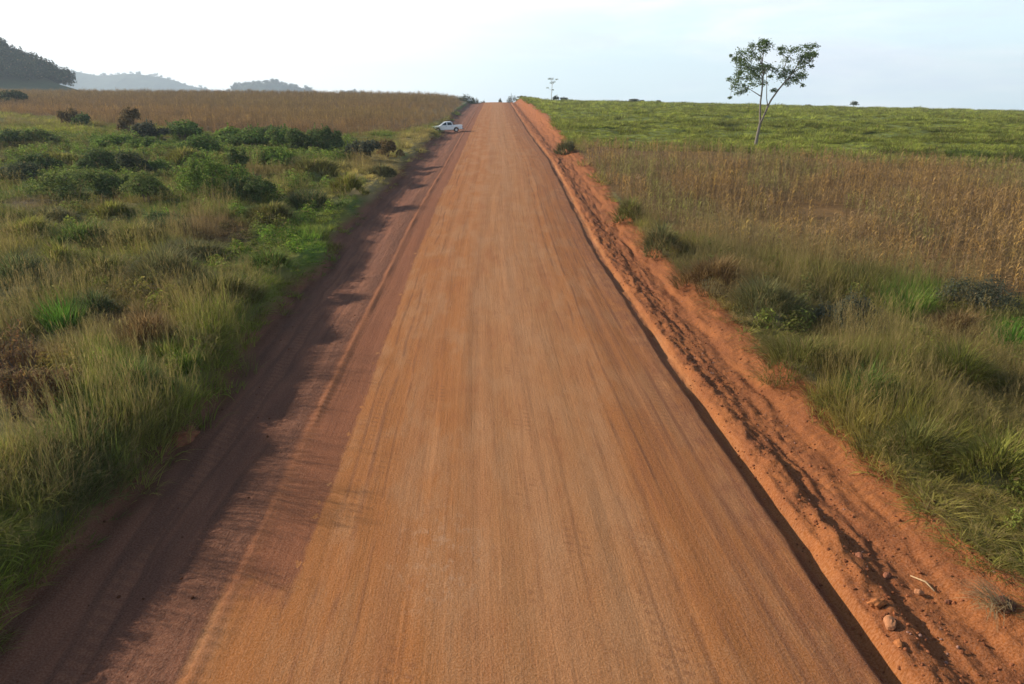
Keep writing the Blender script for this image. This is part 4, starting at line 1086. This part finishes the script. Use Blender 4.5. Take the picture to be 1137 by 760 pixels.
# ------------------------------------------------------------------ pickup truck
def truck():
    x, y, z = gp(497, 147.5)
    root = empty('pickup_truck', (x - .1, y, z + .02), PI + math.radians(9)); root.rotation_euler[1] = math.radians(1.5)
    tag(root, 'white double cab pickup truck parked on the left verge, nose in the field', 'pickup truck')
    white = simple('white_paint', (.80, .80, .79), .25, 0, .02, 3., .5); glass = simple('dark_glass', (.012, .014, .017), .06, 0, .05, 3., .6); blk = simple('black_rubber', (.02, .02, .02), .85, 0, .2, 10.)
    rimm = simple('wheel_alloy', (.45, .45, .46), .35, .8, .1, 8.); red = simple('red_lens', (.35, .02, .015), .2, 0, .05, 5.); lamp = simple('clear_lens', (.7, .7, .68), .12, 0, .05, 5.); grey = simple('grey_plastic', (.06, .06, .065), .6, 0, .1, 8.)
    W = .91

    def prism(prof, w, name, m, par, bev=.03, taper=None):
        bm = bmesh.new(); a = [bm.verts.new((px, -w, pz)) for px, pz in prof]; b = [bm.verts.new((px, w, pz)) for px, pz in prof]
        n = len(prof); bm.faces.new(a[::-1]); bm.faces.new(b)
        for i in range(n): bm.faces.new((a[i], a[(i + 1) % n], b[(i + 1) % n], b[i]))
        if taper:
            for v in bm.verts:
                f = max(0, (v.co.z - taper[0]) / (taper[1] - taper[0])); v.co.y *= 1 - taper[2] * f
        bmesh.ops.recalc_face_normals(bm, faces=bm.faces)
        if bev: bmesh.ops.bevel(bm, geom=list(bm.edges), offset=bev, segments=2, profile=.6, affect='EDGES', clamp_overlap=True)
        return obj_bm(name, bm, m, (0, 0, 0), 0, True, par)

    def arch(cxx, r, n=9): return [(cxx + r * math.cos(PI - PI * i / (n - 1)), .42 + r * math.sin(PI - PI * i / (n - 1))) for i in range(n)]
    # x forward: front +2.6, rear -2.6; side outline with wheel arches, bonnet, open bed
    prof = [(-2.6, .52)] + arch(-1.55, .44) + [(1.10, .40)] + [(q[0], q[1]) for q in arch(1.58, .44)] + [(2.56, .45), (2.62, .75), (2.52, .98), (1.25, 1.10), (.95, 1.12), (-.98, 1.12), (-.98, .99), (-1.02, .985), (-2.6, 1.04)]
    body = prism(prof, W, 'body', white, root, .02)
    # bed walls stand round an open well
    for s in (-1, 1):
        bm = bmesh.new(); bmesh.ops.create_cube(bm, size=1)
        for v in bm.verts: v.co = Vector((-1.81 + v.co.x * 1.58, s * .865 + v.co.y * .09, 1.08 + v.co.z * .17))
        obj_bm('bed_side', bm, white, (0, 0, 0), 0, False, root)
    bm = bmesh.new(); bmesh.ops.create_cube(bm, size=1)
    for v in bm.verts: v.co = Vector((-2.62 + v.co.x * .07, v.co.y * 1.72, .87 + v.co.z * .56))
    tg = obj_bm('tailgate', bm, white, (0, 0, 0), 0, False, root)
    bm = bmesh.new(); bmesh.ops.create_cube(bm, size=1)
    for v in bm.verts: v.co = Vector((-2.665 + v.co.x * .03, v.co.y * .3, .98 + v.co.z * .06))
    obj_bm('handle', bm, grey, (0, 0, 0), 0, False, tg)
    bm = bmesh.new(); bmesh.ops.create_cube(bm, size=1)
    for v in bm.verts: v.co = Vector((-1.8 + v.co.x * 1.5, v.co.y * 1.6, 1.012 + v.co.z * .02))
    obj_bm('bed_floor', bm, grey, (0, 0, 0), 0, False, root)
    cab = prism([(-.98, 1.10), (-.90, 1.62), (-.70, 1.735), (.15, 1.745), (.42, 1.69), (1.22, 1.10)], W - .03, 'cabin', white, root, .03, (1.1, 1.75, .17))

    def pane(pts, name='window'):
        c = sum((Vector(p) for p in pts), Vector()) / len(pts); bm = bmesh.new(); n = (Vector(pts[1]) - Vector(pts[0])).cross(Vector(pts[2]) - Vector(pts[0])).normalized()
        if n.dot(c - Vector((.0, 0, 1.2))) < 0: n = -n
        vs = [bm.verts.new(Vector(p) + n * .012) for p in pts]; f = bm.faces.new(vs)
        r = bmesh.ops.extrude_face_region(bm, geom=[f]); bmesh.ops.translate(bm, vec=-n * .02, verts=[v for v in r['geom'] if isinstance(v, bmesh.types.BMVert)])
        bmesh.ops.recalc_face_normals(bm, faces=bm.faces)
        return obj_bm(name, bm, glass, (0, 0, 0), 0, False, root)
    def side(s, a): return [(px, s * (W - .03) * (1 - .17 * max(0, (pz - 1.1) / .65)), pz) for px, pz in a]
    for s in (-1, 1):
        pane(side(s, [(.98, 1.17), (.34, 1.62), (.12, 1.655), (.06, 1.17)])); pane(side(s, [(-.08, 1.17), (-.04, 1.655), (-.62, 1.64), (-.80, 1.56), (-.84, 1.17)]))
        for xa, xb in ((.03, 1.06), (-.93, -.01)):
            bm = bmesh.new(); bmesh.ops.create_cube(bm, size=1)
            for v in bm.verts: v.co = Vector(((xa + xb) / 2 + v.co.x * (xb - xa), s * (W + .001) + v.co.y * .012, .80 + v.co.z * .58))
            d = obj_bm('door', bm, white, (0, 0, 0), 0, False, root)
            bm = bmesh.new(); bmesh.ops.create_cube(bm, size=1)
            for v in bm.verts: v.co = Vector((xa + .14 + v.co.x * .18, s * (W + .02) + v.co.y * .03, 1.02 + v.co.z * .03))
            obj_bm('handle', bm, grey, (0, 0, 0), 0, False, d)
        bm = bmesh.new(); bmesh.ops.create_cube(bm, size=1)
        for v in bm.verts: v.co = Vector((.98 + v.co.x * .12, s * (W + .13) + v.co.y * .22, 1.20 + v.co.z * .16))
        obj_bm('side_mirror', bm, white, (0, 0, 0), 0, False, root)
        for nm, m, px, sx, pz, sz in (('headlight', lamp, 2.53, .12, .84, .17), ('tail_light', red, -2.63, .07, .88, .34)):
            bm = bmesh.new(); bmesh.ops.create_cube(bm, size=1)
            for v in bm.verts: v.co = Vector((px + v.co.x * sx, s * .80 + v.co.y * .2, pz + v.co.z * sz))
            obj_bm(nm, bm, m, (0, 0, 0), 0, False, root)
        for wx in (-1.55, 1.58):
            def disc(r, w, name, m, par, loc, bev):
                bm = bmesh.new(); bmesh.ops.create_cone(bm, cap_ends=True, segments=28, radius1=r, radius2=r, depth=w, matrix=Matrix.Rotation(PI / 2, 4, 'X'))
                bmesh.ops.bevel(bm, geom=[e for e in bm.edges if e.calc_face_angle(0) > 1], offset=bev, segments=2, affect='EDGES'); return obj_bm(name, bm, m, loc, 0, False, par)
            wh = empty('wheel', (wx, s * .80, .38)); wh.parent = root
            disc(.38, .25, 'tyre', blk, wh, (0, 0, 0), .04); disc(.23, .262, 'rim', rimm, wh, (0, 0, 0), .02)
    pane([(1.17, -.72, 1.15), (1.17, .72, 1.15), (.46, .62, 1.67), (.46, -.62, 1.67)], 'windscreen'); pane([(-.975, -.68, 1.2), (-.975, .68, 1.2), (-.91, .62, 1.6), (-.91, -.62, 1.6)], 'rear_window')
    for nm, px in (('front_bumper', 2.62), ('rear_bumper', -2.68)):
        bm = bmesh.new(); bmesh.ops.create_cube(bm, size=1)
        for v in bm.verts: v.co = Vector((px + v.co.x * .14, v.co.y * 1.78, .54 + v.co.z * .2))
        bmesh.ops.bevel(bm, geom=list(bm.edges), offset=.03, segments=2, affect='EDGES'); obj_bm(nm, bm, white if px > 0 else grey, (0, 0, 0), 0, False, root)
    bm = bmesh.new(); bmesh.ops.create_cube(bm, size=1)
    for v in bm.verts: v.co = Vector((2.60 + v.co.x * .06, v.co.y * 1.1, .80 + v.co.z * .2))
    obj_bm('grille', bm, grey, (0, 0, 0), 0, False, root)


truck()

# ------------------------------------------------------------------ air
bm = bmesh.new(); bmesh.ops.create_cube(bm, size=1)
for v in bm.verts: v.co = Vector((-700 + v.co.x * 9600, 2060 + v.co.y * 4260, 10 + v.co.z * 340))
for v in bm.verts:
    if v.co.z < 0: v.co.z = -175
hz = bpy.data.materials.new('air_haze'); hz.use_nodes = True; hz.node_tree.nodes.clear()
o = hz.node_tree.nodes.new('ShaderNodeOutputMaterial'); pv = hz.node_tree.nodes.new('ShaderNodeVolumePrincipled'); hz.node_tree.links.new(pv.outputs[0], o.inputs['Volume'])
pv.inputs['Color'].default_value = (.74, .88, 1., 1); pv.inputs['Density'].default_value = 2.0e-4; pv.inputs['Anisotropy'].default_value = .2
tag(obj_bm('haze', bm, hz, (0, 0, 0)), 'pale blue haze in the air over the fields', 'haze', kind='stuff')

# ------------------------------------------------------------------ light, sky, camera
SUN_AZ = math.radians(-68); SUN_EL = math.radians(22.5)      # azimuth from the view direction, negative to the left
sd = Vector((math.sin(SUN_AZ) * math.cos(SUN_EL), math.cos(SUN_AZ) * math.cos(SUN_EL), math.sin(SUN_EL)))
s = bpy.data.lights.new('sun', 'SUN'); s.energy = 5.0; s.angle = math.radians(.6); s.color = (1., .90, .76)
so = bpy.data.objects.new('sun', s); COL.objects.link(so); so.rotation_euler = sd.to_track_quat('Z', 'Y').to_euler(); so.location = (-60, 20, 60)

w = bpy.data.worlds.new('World'); SC.world = w; w.use_nodes = True; N, L = w.node_tree.nodes, w.node_tree.links; N.clear(); g = G(N, L)
o = N.new('ShaderNodeOutputWorld'); bg = N.new('ShaderNodeBackground'); L.new(bg.outputs[0], o.inputs[0]); bg.inputs['Strength'].default_value = .13
sk = N.new('ShaderNodeTexSky'); sk.sky_type = 'NISHITA'; sk.sun_disc = False; sk.sun_elevation = SUN_EL; sk.sun_rotation = SUN_AZ; sk.air_density = 1.; sk.dust_density = .7; sk.ozone_density = 1.
tc = N.new('ShaderNodeTexCoord'); D = tc.outputs['Generated']
n1 = g.noise(g.mul(D, (1.4, 1.4, 9.)), 1.6, 6, .55, .4); n2 = g.noise(g.mul(D, (3., 3., 16.)), 1.3, 5, .6, .2)
zz = g.sep(D)[2]; low = g.step(zz, .42, .16)
dt = N.new('ShaderNodeVectorMath'); dt.operation = 'DOT_PRODUCT'; L.new(D, dt.inputs[0]); dt.inputs[1].default_value = tuple(sd)
c1 = g.mix(g.m('MULTIPLY', low, .85), sk.outputs[0], (4.85, 6.05, 6.5))
c1 = g.mix(g.m('MULTIPLY', g.m('MULTIPLY', g.step(n1, .40, .66), .85), low), c1, (6.4, 6.5, 6.6))
c1 = g.mix(g.m('MULTIPLY', g.m('MULTIPLY', g.step(n2, .48, .66), .5), low), c1, (4.6, 5.1, 6.0))
c1 = g.mix(g.m('MULTIPLY', g.m('MULTIPLY', g.step(dt.outputs['Value'], .25, .62), .9), low), c1, (7.4, 7.4, 7.3))
L.new(c1, bg.inputs['Color'])

cam = bpy.data.cameras.new('camera'); cam.sensor_width = 36; cam.lens = F / 1137 * 36; cam.clip_end = 20000; cam.clip_start = .2
co = bpy.data.objects.new('camera', cam); COL.objects.link(co); co.location = (0, 0, CAMZ); co.rotation_euler = (PI / 2 - PITCH, 0, 0); SC.camera = co

SC.view_settings.view_transform = 'Standard'; SC.view_settings.look = 'None'; SC.view_settings.gamma = 1; SC.view_settings.exposure = 0.56; SC.view_settings.use_curve_mapping = False
SC.render.engine = 'CYCLES'; cy = SC.cycles; cy.max_bounces = 6; cy.diffuse_bounces = 3; cy.transmission_bounces = 4; cy.glossy_bounces = 2; cy.volume_bounces = 0; cy.use_denoising = True; cy.denoising_prefilter = 'ACCURATE'; cy.filter_width = 1.5
